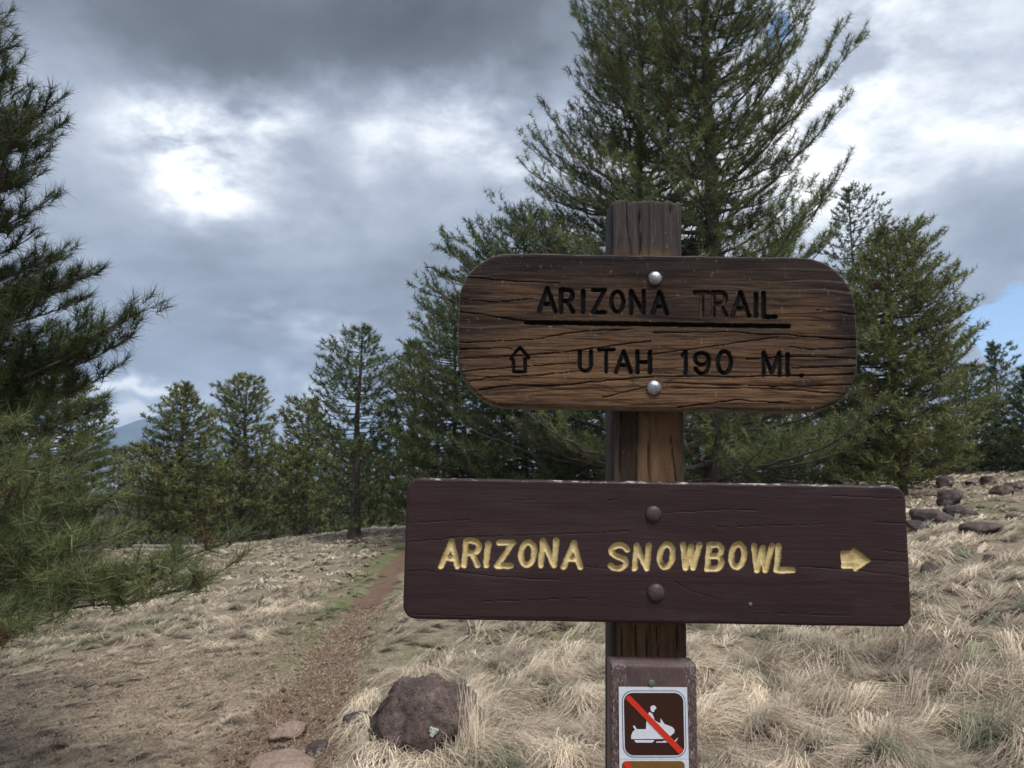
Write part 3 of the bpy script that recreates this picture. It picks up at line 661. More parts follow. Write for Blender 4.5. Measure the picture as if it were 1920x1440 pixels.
# lichen spot on the boulder
bl = bigrock.location; th = np.linspace(0, 2 * np.pi, 25)[:-1]
def pxof(v):
    v = np.array(v) - [0, 0, CAMZ]; zc = v[1] * math.cos(PITCH) + v[2] * math.sin(PITCH); yc = -v[1] * math.sin(PITCH) + v[2] * math.cos(PITCH)
    return 960 + F * v[0] / zc, 720 - F * yc / zc
cand = sorted([v.co.copy() for v in bigrock.data.vertices if v.co.y < 0], key=lambda c: math.dist(pxof(c + bl), (822, 1372)))[:8]
loc_ = min(cand, key=lambda c: c.y); yy = loc_.y - .012
rad_ = .021 * (1 + .25 * np.sin(th * 3 + 1) + .12 * np.sin(th * 7))
lv = [(loc_.x, yy - .004, loc_.z)] + [(loc_.x + a * math.cos(t_), yy, loc_.z + a * math.sin(t_)) for a, t_ in zip(rad_, th)] + [(loc_.x + a * 1.05 * math.cos(t_), yy + .02, loc_.z + a * 1.05 * math.sin(t_)) for a, t_ in zip(rad_, th)]
lf = [(0, i + 1, (i + 1) % 24 + 1) for i in range(24)] + [(i + 1, i + 25, (i + 1) % 24 + 25, (i + 1) % 24 + 1) for i in range(24)]
link('lichen', raw_mesh('lichen', lv, faces=lf), M['lichen'], bigrock)

def log_(label, x0, y0, x1, y1, Yd, rad, seed, name='fallen_log', dY=0, lift=0):
    r = np.random.default_rng(seed); a = at(x0, y0, Yd); b_ = at(x1, y1, Yd + dY)
    a[2] = float(hgt(a[0], a[1])) + rad * .8 + lift * .13; b_[2] = float(hgt(b_[0], b_[1])) + rad * .8 + lift * .10
    pts = np.linspace(a, b_, 9); pts[1:-1] += r.normal(0, rad * .15, (7, 3)); c0 = (a + b_) / 2
    tb = Tubes(); rd = rad * (1 + .2 * (r.random((9, 9)) - .5)) * np.linspace(1, .75, 9)[:, None]; rd[0] *= .05; rd[-1] *= .05
    pts[0] = pts[1] + (pts[0] - pts[1]) * .05; pts[-1] = pts[-2] + (pts[-1] - pts[-2]) * .05
    tb.add(pts - c0, rd, 9)
    for k in range(3):
        s0 = pts[r.integers(1, 8)] - c0; tb.add([s0, s0 + r.normal(0, .06, 3) + [0, 0, .08], s0 + r.normal(0, .1, 3) + [0, 0, .15]], [.025, .018, .008], 4)
    link(name, tb.mesh(name), M['log'], label=label, cat='log', group='grey logs at the far edge of the meadow', loc=c0)
log_('thick grey log at the left end of the pile beyond the meadow', 226, 1000, 300, 1004, 23.5, .11, 1)
log_('weathered grey log lying on the left end of the log pile', 240, 993, 330, 994, 23.9, .08, 2, lift=1)
log_('dark log in the middle of the pile left of the pointed pine', 270, 1004, 345, 1003, 23.2, .09, 3)
log_('log lying behind the trunk of the pointed pine', 320, 1000, 400, 998, 24.4, .09, 4)
log_('long thin pale log leaning to the right of the pointed pine', 345, 999, 440, 986, 24.3, .055, 5, dY=1, lift=.3)

def sticks(name, label, cat, px, py, n, L, rad, seed, flat=.25, mat='twig', wide=.3):
    r = np.random.default_rng(seed); h = ground_hit(px, py); o = np.array([h[0], h[1], float(hgt(h[0], h[1]))]); tb = Tubes()
    for i in range(n):
        a = r.uniform(0, 6.28); l = L * r.uniform(.4, 1.1); s0 = np.array([r.normal(0, wide), r.normal(0, wide * .5), .02])
        d = np.array([math.cos(a), math.sin(a) * .6, r.uniform(0, flat)]); pts = s0 + d * np.linspace(0, l, 6)[:, None]; pts[1:] += r.normal(0, l * .05, (5, 3)); pts[:, 2] = np.maximum(pts[:, 2], .012)
        tb.add(pts, np.linspace(rad, rad * .3, 6), 4)
        for j in range(2):
            q0 = pts[r.integers(1, 4)]; e = q0 + r.normal(0, l * .22, 3); e[2] = abs(e[2]) + .01; tb.add([q0, (q0 + e) / 2, e], [rad * .5, rad * .4, rad * .2], 3)
    return link(name, tb.mesh(name), M[mat], label=label, cat=cat, loc=o)
sticks('brush_pile', 'tangle of dark dead branches lying on the crest under the broad olive pine', 'dead branches', 1735, 917, 34, 1.3, .02, 91, .45, wide=.9)
sticks('dead_branches', 'broken grey twigs at the foot of the lone dark pine', 'dead branches', 668, 1018, 16, .8, .014, 92, .7, wide=.35)
sticks('fallen_stick', 'curved dark stick lying in the brown litter at the lower left', 'stick', 140, 1300, 2, .30, .008, 93, .3, wide=.06)
sticks('fallen_stick', 'dark bark scrap and twig lying in the grass left of the green strip', 'stick', 355, 1170, 3, .30, .012, 94, .15, wide=.08)
sticks('fallen_stick', 'short dark twig standing out of the litter under the lowest bough', 'stick', 180, 1196, 2, .22, .010, 95, .5, wide=.05)
# ------------------------------------------------------------------ grass
def blades(bx, by, az_, L, H, W, C_, seg, curl, tipz=0.0, follow=True):
    """arched ribbons; returns verts, tris, colours"""
    n = len(bx); ts = np.linspace(0, 1, seg + 1)
    hz0 = hgt(bx, by); V_ = []; 
    for t in ts:
        a = az_ + curl * t; s = L * t * (1 - .12 * t)
        x = bx + np.cos(a) * s; y = by + np.sin(a) * s
        z = H * np.sin(np.pi * np.minimum(1, t ** .75 * 1.0)) ** .9 + tipz * t
        V_.append(np.stack([x, y, z], -1))
    hz1 = hgt(V_[-1][:, 0], V_[-1][:, 1])
    for k, t in enumerate(ts): V_[k][:, 2] += hz0 + (hz1 - hz0) * t + .004
    out = []; cols = []
    for k, t in enumerate(ts):
        a = az_ + curl * t + np.pi / 2; w = W * (1 - .75 * t) / 2; o = np.stack([np.cos(a) * w, np.sin(a) * w, np.zeros(n)], -1)
        root_tone = .62 + .38 * min(1, t * 2.5)          # blade colour is darkened towards the root, all channels alike
        cc = C_ * np.array([1, 1, 1]) * root_tone
        if k < seg: out += [V_[k] - o, V_[k] + o]; cols += [cc, cc]
        else: out += [V_[k]]; cols += [cc]
    m_ = 2 * seg + 1; VV = np.stack(out, 1).reshape(-1, 3); CC = np.stack(cols, 1).reshape(-1, 3)
    tr_ = []
    for k in range(seg - 1): tr_ += [(2 * k, 2 * k + 1, 2 * k + 3), (2 * k, 2 * k + 3, 2 * k + 2)]
    tr_ += [(2 * seg - 2, 2 * seg - 1, 2 * seg)]
    T_ = (np.arange(n)[:, None, None] * m_ + np.array(tr_)[None]).reshape(-1, 3)
    return VV, T_, CC
STRAW = np.array([.83, .71, .555]); STRAWD = np.array([.42, .345, .265]); BRN = np.array([.46, .36, .27]); GRN = np.array([.17, .19, .085]); GRYG = np.array([.33, .325, .225])
def flow(x, y):
    return -.5 + 2.6 * (fbm(x * .55, y * .55, 2, 2) - .5) * 2 + 1.2 * (vn(x * 2.1, y * 2.1, 4) - .5)
ROCKS = [(o.location.x, o.location.y, max(o.dimensions.x, .05) * .5 if o.dimensions.x else .2) for o in COL.objects if o.name.startswith(('rock', 'boulder'))]
def clumps(d0, d1, dens, nbl, wscale, seg, seed):
    r = np.random.default_rng(seed); a0 = R(41); n = int(dens * a0 * (d1 ** 2 - d0 ** 2))
    d = np.sqrt(r.uniform(d0 ** 2, d1 ** 2, n)); a = r.uniform(-a0, a0, n); x = np.sin(a) * d; y = np.cos(a) * d
    tz, lz, gz, td, sd = zones(x, y)
    keep = (r.random(n) > tz * 1.2) & (r.random(n) > lz * .35)
    for (qx, qy, qr) in ROCKS: keep &= np.hypot(x - qx, y - qy) > qr * .8
    x, y, lz, gz, td, sd = [v[keep] for v in (x, y, lz, gz, td, sd)]; n = len(x)
    size = r.uniform(.6, 1.35, n) * (1 - .55 * lz) * (1 - .4 * gz); 
    patch = fbm(x * .9, y * .9, 5, 3)
    tone = np.clip(patch * 1.6 - .25 + r.normal(0, .18, n), 0, 1)[:, None]
    ccol = STRAWD + (STRAW - STRAWD) * tone
    gg_ = (r.random(n) < .12)[:, None]; ccol = np.where(gg_, GRYG, ccol)
    ccol = ccol * (1 - lz[:, None] * .8) + (BRN * r.uniform(.5, 1.3, (n, 1)) + r.uniform(0, .05, (n, 1))) * lz[:, None] * .8
    gm = (gz[:, None] * r.uniform(.3, 1, (n, 1))); ccol = ccol * (1 - gm) + GRN * gm
    fa = flow(x, y) + r.normal(0, .25, n)
    rep = lambda v: np.repeat(v, nbl, 0)
    N = n * nbl; sz = rep(size); fa = rep(fa); az_ = fa + r.normal(0, 1, N) * rep(r.choice([.16, .28, .45, 1.2], n))
    off = np.abs(r.normal(0, .040, N)) * sz; oa = r.uniform(0, 6.28, N)
    bx = rep(x) + np.cos(oa) * off; by = rep(y) + np.sin(oa) * off
    L = .40 * sz * r.uniform(.4, 1.2, N); lz_ = rep(lz); gz_ = rep(gz)
    H = sz * r.uniform(.01, 1, N) ** 1.2 * (.125 if d1 < 7 else .10 if d1 < 14 else .075) * (1 - .65 * lz_)
    W = wscale * r.uniform(.6, 1.3, N)
    C_ = rep(ccol * r.uniform(.45, 1.25, (n, 1))) * r.uniform(.8, 1.2, (N, 1))
    C_[r.random(N) < .10] *= .5
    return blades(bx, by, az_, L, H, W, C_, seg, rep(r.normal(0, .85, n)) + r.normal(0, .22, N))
def grass_obj(name, label, *args):
    VV, T_, CC = clumps(*args); STAT.append((name, '', len(T_), 0))
    return link(name, raw_mesh(name, VV, tris=T_, attrs={'col': CC}), M['grass'], label=label, cat='grass', kind='stuff')
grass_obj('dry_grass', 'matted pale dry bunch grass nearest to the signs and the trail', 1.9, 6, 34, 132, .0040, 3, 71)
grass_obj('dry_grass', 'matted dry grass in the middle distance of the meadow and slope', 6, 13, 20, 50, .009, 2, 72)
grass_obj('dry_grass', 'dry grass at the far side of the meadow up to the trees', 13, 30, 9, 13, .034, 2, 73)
# fallen needles and stalks on the trail and under the near pine
def litter(n, seed):
    r = np.random.default_rng(seed); d = np.sqrt(r.uniform(2.6, 100, n)); a = r.uniform(-R(41), R(8), n); x = np.sin(a) * d; y = np.cos(a) * d
    tz, lz, gz, td, sd = zones(x, y); k = (tz + lz) > r.uniform(.1, 1, n); x, y, tz = x[k], y[k], tz[k]; n = len(x)
    C_ = np.where((r.random(n) < .38)[:, None], np.array([.28, .165, .10]), np.array([.54, .455, .335])) * r.uniform(.4, 1.25, (n, 1))
    sc_ = np.hypot(x, y)
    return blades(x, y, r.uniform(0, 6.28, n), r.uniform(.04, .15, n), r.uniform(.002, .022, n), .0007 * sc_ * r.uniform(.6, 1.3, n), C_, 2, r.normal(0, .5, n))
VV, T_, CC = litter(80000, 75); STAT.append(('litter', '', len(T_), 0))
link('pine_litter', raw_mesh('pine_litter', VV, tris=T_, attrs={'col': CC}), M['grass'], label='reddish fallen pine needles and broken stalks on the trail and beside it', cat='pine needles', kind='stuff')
def gravel(n, seed):
    r = np.random.default_rng(seed); d = np.sqrt(r.uniform(2.6, 110, n)); a = r.uniform(-R(41), R(10), n); x = np.sin(a) * d; y = np.cos(a) * d
    tz, lz, gz, td, sd = zones(x, y); k = (tz * .9 + lz * .25) > r.uniform(.05, 1, n); x, y = x[k], y[k]; n = len(x)
    o = np.array([(1, 0, 0), (-1, 0, 0), (0, 1, 0), (0, -1, 0), (0, 0, 1), (0, 0, -.5)], float)
    sz = r.uniform(.003, .010, n) * r.choice([1, 1, 1, 1.8, 2.8], n)
    V_ = o[None] * (r.uniform(.5, 1.2, (n, 6, 1)) * np.array([1.2, 1, .7])) * sz[:, None, None]; aa_ = r.uniform(0, 6.28, n); c, s_ = np.cos(aa_)[:, None], np.sin(aa_)[:, None]
    V_ = np.stack([V_[..., 0] * c - V_[..., 1] * s_, V_[..., 0] * s_ + V_[..., 1] * c, V_[..., 2]], -1)
    V_ = V_ + np.stack([x, y, hgt(x, y) + sz * .3], -1)[:, None]
    f = np.array([(0, 2, 4), (2, 1, 4), (1, 3, 4), (3, 0, 4), (2, 0, 5), (1, 2, 5), (3, 1, 5), (0, 3, 5)])
    T_ = (np.arange(n)[:, None, None] * 6 + f[None]).reshape(-1, 3)
    C_ = np.where((r.random(n) < .5)[:, None], np.array([.12, .075, .055]), np.array([.30, .24, .19])) * r.uniform(.4, 1.4, (n, 1))
    return V_.reshape(-1, 3), T_, np.repeat(C_, 6, 0)
VV, T_, CC = gravel(16000, 76)
link('gravel', raw_mesh('gravel', VV, tris=T_, attrs={'col': CC}), M['needle'], label='small stones and clods of earth scattered over the reddish trail', cat='gravel', kind='stuff')
def tuft(label, px, py, n, L, H, seed, dirs=None, w=.003, col=STRAW, tip=0, name='grass_tuft', spreadr=.04, offz=0):
    r = np.random.default_rng(seed); h = ground_hit(px, py); x = np.full(n, h[0]) + r.normal(0, spreadr, n); y = np.full(n, h[1]) + r.normal(0, spreadr, n)
    az_ = r.uniform(0, 6.28, n) if dirs is None else dirs[0] + r.normal(0, dirs[1], n)
    C_ = col * r.uniform(.6, 1.25, (n, 1))
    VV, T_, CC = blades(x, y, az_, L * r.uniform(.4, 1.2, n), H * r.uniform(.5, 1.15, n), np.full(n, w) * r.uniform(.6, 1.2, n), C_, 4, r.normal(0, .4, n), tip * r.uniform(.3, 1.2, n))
    o = np.array([h[0], h[1], float(hgt(h[0], h[1]))])
    return link(name, raw_mesh(name, VV - o, tris=T_, attrs={'col': CC}), M['grass'], label=label, cat='grass tuft', loc=o)
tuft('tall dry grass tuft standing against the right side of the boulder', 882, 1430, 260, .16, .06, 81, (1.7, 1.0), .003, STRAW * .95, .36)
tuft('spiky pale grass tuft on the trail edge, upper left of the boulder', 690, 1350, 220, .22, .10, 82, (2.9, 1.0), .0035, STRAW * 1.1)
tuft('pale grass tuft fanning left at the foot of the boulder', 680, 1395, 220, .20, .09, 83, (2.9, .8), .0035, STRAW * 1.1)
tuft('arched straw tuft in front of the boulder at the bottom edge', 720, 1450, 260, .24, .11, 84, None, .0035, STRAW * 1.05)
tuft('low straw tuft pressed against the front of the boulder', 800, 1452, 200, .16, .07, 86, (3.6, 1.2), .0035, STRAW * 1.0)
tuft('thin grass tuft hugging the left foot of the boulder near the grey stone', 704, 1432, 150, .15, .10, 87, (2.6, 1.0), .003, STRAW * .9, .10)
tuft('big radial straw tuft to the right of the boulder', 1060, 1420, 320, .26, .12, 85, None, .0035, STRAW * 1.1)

# ------------------------------------------------------------------ sign boards
D = 1.20; ROLL = R(.9)
pb = at(1216, 1245, D + .045); PX0 = pb[0]
ROOT = np.array([PX0 - .010, D + .045 + .045, float(hgt(PX0, D)) - .02])
rootE = empty('trail_signpost', ROOT, 'wooden post carrying the stained upper board and the brown painted board', 'signpost'); rootE.rotation_euler = (0, ROLL, 0)
cr, sr = math.cos(ROLL), math.sin(ROLL)
def loc(px, py, Y=D):
    w = at(px, py, Y) - ROOT
    return np.array([w[0] * cr - w[2] * sr, w[0] * sr + w[2] * cr])      # (u, w) in the post's own frame
YF = D - ROOT[1]
# single-stroke letters in a unit box, y up
def arc(cx, cy, rx, ry, a0, a1, n=12):
    t = np.radians(np.linspace(a0, a1, n)); return [(cx + rx * math.cos(q), cy + ry * math.sin(q)) for q in t]
FONT = {
 'A': [[(0, 0), (.5, 1), (1, 0)], [(.2, .33), (.8, .33)]],
 'R': [[(0, 0), (0, 1), (.55, 1)] + arc(.55, .75, .42, .25, 90, -90)[1:] + [(0, .5)], [(.5, .5), (1, 0)]],
 'I': [[(.5, 0), (.5, 1)]], 'Z': [[(0, 1), (1, 1), (0, 0), (1, 0)]],
 'O': [arc(.5, .5, .5, .5, 0, 360, 28)], '0': [arc(.5, .5, .5, .5, 0, 360, 28)],
 'N': [[(0, 0), (0, 1), (1, 0), (1, 1)]], 'T': [[(0, 1), (1, 1)], [(.5, 1), (.5, 0)]], 'L': [[(0, 1), (0, 0), (1, 0)]],
 'U': [[(0, 1), (0, .3)] + arc(.5, .3, .5, .3, 180, 360) + [(1, 1)]], 'H': [[(0, 0), (0, 1)], [(1, 0), (1, 1)], [(0, .5), (1, .5)]],
 '1': [[(0, .82), (.8, 1), (.8, 0)]], '9': [arc(.5, .72, .5, .28, 0, 360, 20), arc(.5, .5, .5, .5, 30, -150, 14)],
 'M': [[(0, 0), (0, 1), (.5, .1), (1, 1), (1, 0)]], '.': [[(.3, .5), (.7, .5)]],
 'S': [[(1, .82)] + arc(.5, .77, .5, .23, 35, 200, 10) + [(.3, .55), (.7, .45)] + arc(.5, .25, .5, .25, 35, -150, 12)],
 'W': [[(0, 1), (.28, 0), (.5, .92), (.74, 0), (1, 1)]],
 'B': [[(0, 0), (0, 1), (.55, 1)] + arc(.55, .77, .38, .23, 90, -90)[1:] + [(0, .54)], [(.5, .54)] + arc(.55, .27, .45, .27, 90, -90) + [(0, 0)]],
}
def seg_dist(U, W_, pl):
    best = np.full(U.shape, 1e9)
    for a, b_ in zip(pl[:-1], pl[1:]):
        ex, ey = b_[0] - a[0], b_[1] - a[1]; L2 = ex * ex + ey * ey + 1e-12
        t = np.clip(((U - a[0]) * ex + (W_ - a[1]) * ey) / L2, 0, 1); best = np.minimum(best, np.hypot(U - a[0] - t * ex, W_ - a[1] - t * ey))
    return best
def make_board(px_l, px_r, py_m, py_t, py_b, px_m, radius, edge_r, thick, glyphs, cracks, mat, style, label, seed, step=.0013):
    r = np.random.default_rng(seed)
    uL = loc(px_l, py_m)[0]; uR = loc(px_r, py_m + 8)[0]; wT = loc(px_m, py_t)[1]; wB = loc(px_m, py_b)[1]
    cu, cw = (uL + uR) / 2, (wT + wB) / 2; hu, hw = (uR - uL) / 2, (wT - wB) / 2
    nu = int(2 * hu / step) + 3; nw_ = int(2 * hw / step) + 3
    u = np.linspace(uL - step, uR + step, nu); w = np.linspace(wB - step, wT + step, nw_); U, W_ = np.meshgrid(u, w)
    bul = style == 'stain'
    def sdf(U, W_):
        lx = np.abs(U - cu) - hu * (1 if not bul else 1) + (((W_ - cw) / hw) ** 2 * .004 if bul else 0); ly = np.abs(W_ - cw) - hw
        qx, qy = lx + radius, ly + radius
        s = np.hypot(np.maximum(qx, 0), np.maximum(qy, 0)) + np.minimum(np.maximum(qx, qy), 0) - radius
        return s + (fbm(U * 35, W_ * 35, 2, 2) - .5) * (.0022 if bul else .001)
    S = sdf(U, W_)
    e = 1e-4; gx = (sdf(U + e, W_) - sdf(U - e, W_)) / (2 * e); gy = (sdf(U, W_ + e) - sdf(U, W_ - e)) / (2 * e); gl = np.hypot(gx, gy) + 1e-9
    out_ = S > 0
    U2 = np.where(out_, U - S * gx / gl ** 2, U); W2 = np.where(out_, W_ - S * gy / gl ** 2, W_); ds = np.where(out_, 0, -S)
    y = np.zeros_like(U)
    q_ = np.clip(1 - ds / edge_r, 0, 1); y += edge_r * (1 - np.sqrt(np.maximum(0, 1 - q_ * q_)))
    edge = sstep(.55, .95, q_)
    # growth rings
    warp = W_ + .016 * (fbm(U * 4 + 3, W_ * 9, 1, 3) - .5) * 2 + .006 * (fbm(U * 16, W_ * 30, 3, 2) - .5)
    if bul: warp = warp + .020 * np.exp(-((U - cu) / .22) ** 2) * np.clip((W_ - cw) / hw, 0, 1) ** 2 * -1 + .03 * np.exp(-(((U - cu + .02) / .05) ** 2 + ((W_ - cw + hw * .7) / .02) ** 2))
    t_ = warp / (.0095 if bul else .012); n1 = vn(t_, U * .6, 0); n2 = vn(t_ * 2.7, U * .8, 1)
    ring = np.maximum(sstep(.68, .95, n1), .7 * sstep(.74, .96, n2)); ring = ring * (.45 + .8 * vn(U * 5, W_ * 22, 4))
    ring = np.clip(ring, 0, 1)
    fine_l = sstep(.74, .9, vn(warp / .0042 + 9, U * 1.3, 5)); y += ring * (.0008 if bul else .0003) + (fbm(U * 9, W_ * 120, 5, 3) - .5) * (.0016 if bul else .0006)
    crk = np.zeros_like(U)
    for pl, cwid in cracks:
        P2 = [loc(*q) for q in pl]; P3 = [np.array(P2[0])]
        for a, b_ in zip(P2[:-1], P2[1:]):
            for k in range(1, 7): P3.append(a + (b_ - a) * k / 6 + np.array([0, r.normal(0, .0005)]))
        d = seg_dist(U, W_, P3); k_ = np.clip(1 - d / (cwid * 1.05 * (.5 + .9 * vn(U * 40, W_ * 40, 1))), 0, 1); crk = np.maximum(crk, k_)
    crk = sstep(0, .8, crk); y += crk * (.0028 if bul else .0012); crk = crk * (1 if bul else .55)
    groove = np.zeros_like(U); gid = np.zeros(U.shape, int); pale = np.zeros_like(U)
    for gi, gl_ in enumerate(glyphs):
        wid, dep = gl_['w'], gl_['d']
        U_ = U + (fbm(U * 160, W_ * 160, gi % 4, 2) - .5) * .0016; Wq = W_ + (fbm(U * 160, W_ * 160, (gi + 2) % 4, 2) - .5) * .0016
        d = np.full(U.shape, 1e9)
        for pl in gl_['strokes']: d = np.minimum(d, seg_dist(U_, Wq, pl))
        if gl_.get('fill') is not None:
            pg = gl_['fill']; inside = np.zeros(U.shape, bool); j = len(pg) - 1
            for i in range(len(pg)):
                xi, yi = pg[i]; xj, yj = pg[j]; cnd = ((yi > W_) != (yj > W_)) & (U < (xj - xi) * (W_ - yi) / (yj - yi + 1e-12) + xi); inside ^= cnd; j = i
            d = np.where(inside, np.minimum(d, wid * .12), d)
        hwid = wid / 2; in_ = d < hwid
        prof_ = .5 * np.sqrt(np.clip(1 - (d / hwid) ** 2, 0, 1)) + .5 * np.clip((hwid - d) / (hwid * .3), 0, 1) if style == 'paint' else np.clip((hwid - d) / (hwid * .45), 0, 1)
        if gl_.get('fill') is not None: prof_ = prof_ * (.75 + .35 * fbm(U * 30, W_ * 260, 3, 2))
        y = np.maximum(y, np.where(in_, prof_ * dep + .0003, 0))
        gv = np.clip((hwid - d) / .0010 + .5, 0, 1); groove = np.maximum(groove, gv); gid = np.where(d < hwid + .0004, gi + 1, gid)
        if gl_.get('pale'): pale = np.maximum(pale, np.where(in_, gl_['pale'] * sstep(.95, .35, d / hwid) * (.7 + .6 * vn(U * 90, W_ * 90, 4)), 0))
    crk = crk * (1 - groove * (.9 if style == 'paint' else 0))
    attrs = {'topedge': np.clip(sstep(.25, .6, q_) * sstep(hw - edge_r * 2.2, hw - edge_r, W_ - cw), 0, 1), 'fline': fine_l, 'ring': ring, 'crack': crk, 'groove': groove, 'edge': edge, 'pale': pale}
    if bul:
        nf = fbm(U * 5, W_ * 26, 2, 4)
        attrs['wear'] = np.clip(.66 - 1.05 * (W_ - cw) / (2 * hw) + (nf - .5) * 1.3 - sstep(.80, 1, np.abs(U - cu) / hu) * .25, 0, 1)
        bt = sstep(.55, .95, (W_ - cw) / hw + (nf - .5) * 1.1) + sstep(.86, 1.0, (U - cu) / hu + (nf - .5) * .35) * .9 + .7 * sstep(.9, 1, -(W_ - cw) / hw + (nf - .5) * .3)
        # soot-black run below the top bolt and around the routed words
        bt += .55 * np.exp(-(((U - loc(1240, 575)[0]) / .035) ** 2 + ((W_ - loc(1240, 575)[1]) / .035) ** 2))
        bt += .55 * np.exp(-(((U - loc(1370, 660)[0]) / .09) ** 2 + ((W_ - loc(1370, 625)[1]) / .012) ** 2))
        bt += .8 * np.exp(-(((U - loc(1592, 600)[0]) / .022) ** 2 + ((W_ - loc(1590, 610)[1]) / .045) ** 2)) * (.4 + 1.2 * vn(U * 30, W_ * 90, 2))
        attrs['burn'] = np.clip(bt, 0, 1)
    ok = ~(out_[:-1, :-1] & out_[:-1, 1:] & out_[1:, 1:] & out_[1:, :-1])
    idx = np.arange(U.size).reshape(U.shape)
    Q = np.stack([idx[:-1, :-1], idx[:-1, 1:], idx[1:, 1:], idx[1:, :-1]], -1)
    gq = gid[:-1, :-1]
    VV = np.stack([U2, YF + y, W2], -1).reshape(-1, 3); AT = {k: v.ravel() for k, v in attrs.items()}
    def sub(mask, name, extraV=None, extraQ=None):
        q = Q[mask].reshape(-1, 4); used, inv = np.unique(q, return_inverse=True); q2 = inv.reshape(-1, 4)
        v = VV[used]; a = {k: z[used] for k, z in AT.items()}
        if extraV is not None:
            q2 = np.vstack([q2, extraQ + len(v)]); v = np.vstack([v, extraV])
            a = {k: np.append(z, np.full(len(extraV), 1.0 if k == 'edge' else .0)) for k, z in a.items()}
        return raw_mesh(name, v, quads=q2, attrs=a, smooth=True)
    # side wall and back, following the same outline
    pts = []
    for k, (sx, sy, a0) in enumerate([(1, 1, 0), (-1, 1, 90), (-1, -1, 180), (1, -1, 270)]):
        for aa_ in np.radians(np.linspace(a0, a0 + 90, 14)):
            pts.append((cu + sx * (hu - radius) + radius * math.cos(aa_), cw + sy * (hw - radius) + radius * math.sin(aa_)))
    dense = []
    for a, b_ in zip(pts, pts[1:] + pts[:1]):
        nn_ = max(1, int(math.hypot(b_[0] - a[0], b_[1] - a[1]) / .006))
        for k in range(nn_): dense.append((a[0] + (b_[0] - a[0]) * k / nn_, a[1] + (b_[1] - a[1]) * k / nn_))
    pts = np.array(dense)
    for _ in range(4):
        s_ = sdf(pts[:, 0], pts[:, 1]); gx_ = (sdf(pts[:, 0] + e, pts[:, 1]) - sdf(pts[:, 0] - e, pts[:, 1])) / (2 * e); gy_ = (sdf(pts[:, 0], pts[:, 1] + e) - sdf(pts[:, 0], pts[:, 1] - e)) / (2 * e); l2 = gx_ ** 2 + gy_ ** 2 + 1e-9
        pts = pts - np.stack([s_ * gx_ / l2, s_ * gy_ / l2], 1)
    n = len(pts); depths = [YF + edge_r * .9, YF + thick * .5, YF + thick - .004, YF + thick]; ins = [1.0, 1.0, 1.0, .992]
    cpt = np.array([cu, cw]); EV = np.vstack([np.stack([cpt[0] + (pts[:, 0] - cpt[0]) * i_, np.full(n, d_), cpt[1] + (pts[:, 1] - cpt[1]) * i_], 1) for d_, i_ in zip(depths, ins)] + [[[cu, YF + thick, cw]]])
    EQ = []
    for L_ in range(3):
        for i in range(n): EQ.append((L_ * n + i, L_ * n + (i + 1) % n, (L_ + 1) * n + (i + 1) % n, (L_ + 1) * n + i))
    for i in range(0, n - 1, 2): EQ.append((3 * n + i, 3 * n + i + 1, 3 * n + (i + 2) % n, 4 * n))
    main = link('sign_board', sub(ok & (gq == 0), 'sign_board', EV, np.array(EQ)), mat, rootE, label=label)
    for gi, gl_ in enumerate(glyphs):
        mk = ok & (gq == gi + 1)
        if mk.any(): link(gl_['name'], sub(mk, gl_['name']), mat, main)
    return main
def glyph(ch, x0, x1, y0, y1, wpx, dep=.005, pale=0, slant=0):
    """box in photograph pixels, measured outside the stroke"""
    h = wpx / 2; x0 += h; x1 -= h; y0 += h; y1 -= h
    if ch == 'I': x0, x1 = (x0 + x1) / 2 - 1, (x0 + x1) / 2 + 1
    st = [[loc(x0 + (x1 - x0) * a + slant * (b_ - .5), y1 + (y0 - y1) * b_) for a, b_ in pl] for pl in FONT[ch]]
    return dict(name='letter', strokes=st, w=wpx * D / F, d=dep, pale=pale)
G1 = [glyph(*a) for a in [('A', 1006, 1046, 536, 589, 9.5), ('R', 1047, 1079, 539, 590, 9.5), ('I', 1088, 1098, 541, 590, 9.5), ('Z', 1108, 1138, 540, 590, 8.5),
    ('O', 1142, 1173, 543, 589, 8.5), ('N', 1179, 1211, 541, 592, 8.5), ('A', 1219, 1255, 543, 593, 9.5),
    ('T', 1299, 1333, 544, 595, 9, .005, .8), ('R', 1333, 1366, 544, 596, 9, .005, .75), ('A', 1369, 1409, 544, 597, 9, .005, .38), ('I', 1412, 1423, 547, 597, 9.5, .005, .25), ('L', 1427, 1459, 545, 599, 9.5),
    ('U', 1083, 1112, 655, 700, 8, .0045, .2), ('T', 1119, 1154, 652, 701, 7.5), ('A', 1151, 1187, 655, 702, 8), ('H', 1191, 1223, 655, 703, 8.5),
    ('1', 1276, 1291, 655, 705, 8), ('9', 1299, 1333, 658, 705, 8, .0045, .2), ('0', 1342, 1375, 655, 704, 8.5, .0045, .15), ('M', 1428, 1466, 657, 708, 8, .0045, .25), ('I', 1472, 1482, 660, 708, 9), ('.', 1496, 1510, 700, 709, 7)]]
G1.append(dict(name='underline', strokes=[[loc(986, 604.5), loc(1479, 612)]], w=9 * D / F, d=.006))
G1.append(dict(name='arrow', strokes=[[loc(957, 673), loc(974.5, 652), loc(991, 671), loc(984, 673), loc(985, 697), loc(962, 697), loc(962, 674), loc(957, 673)]], w=6.5 * D / F, d=.004, pale=.2))
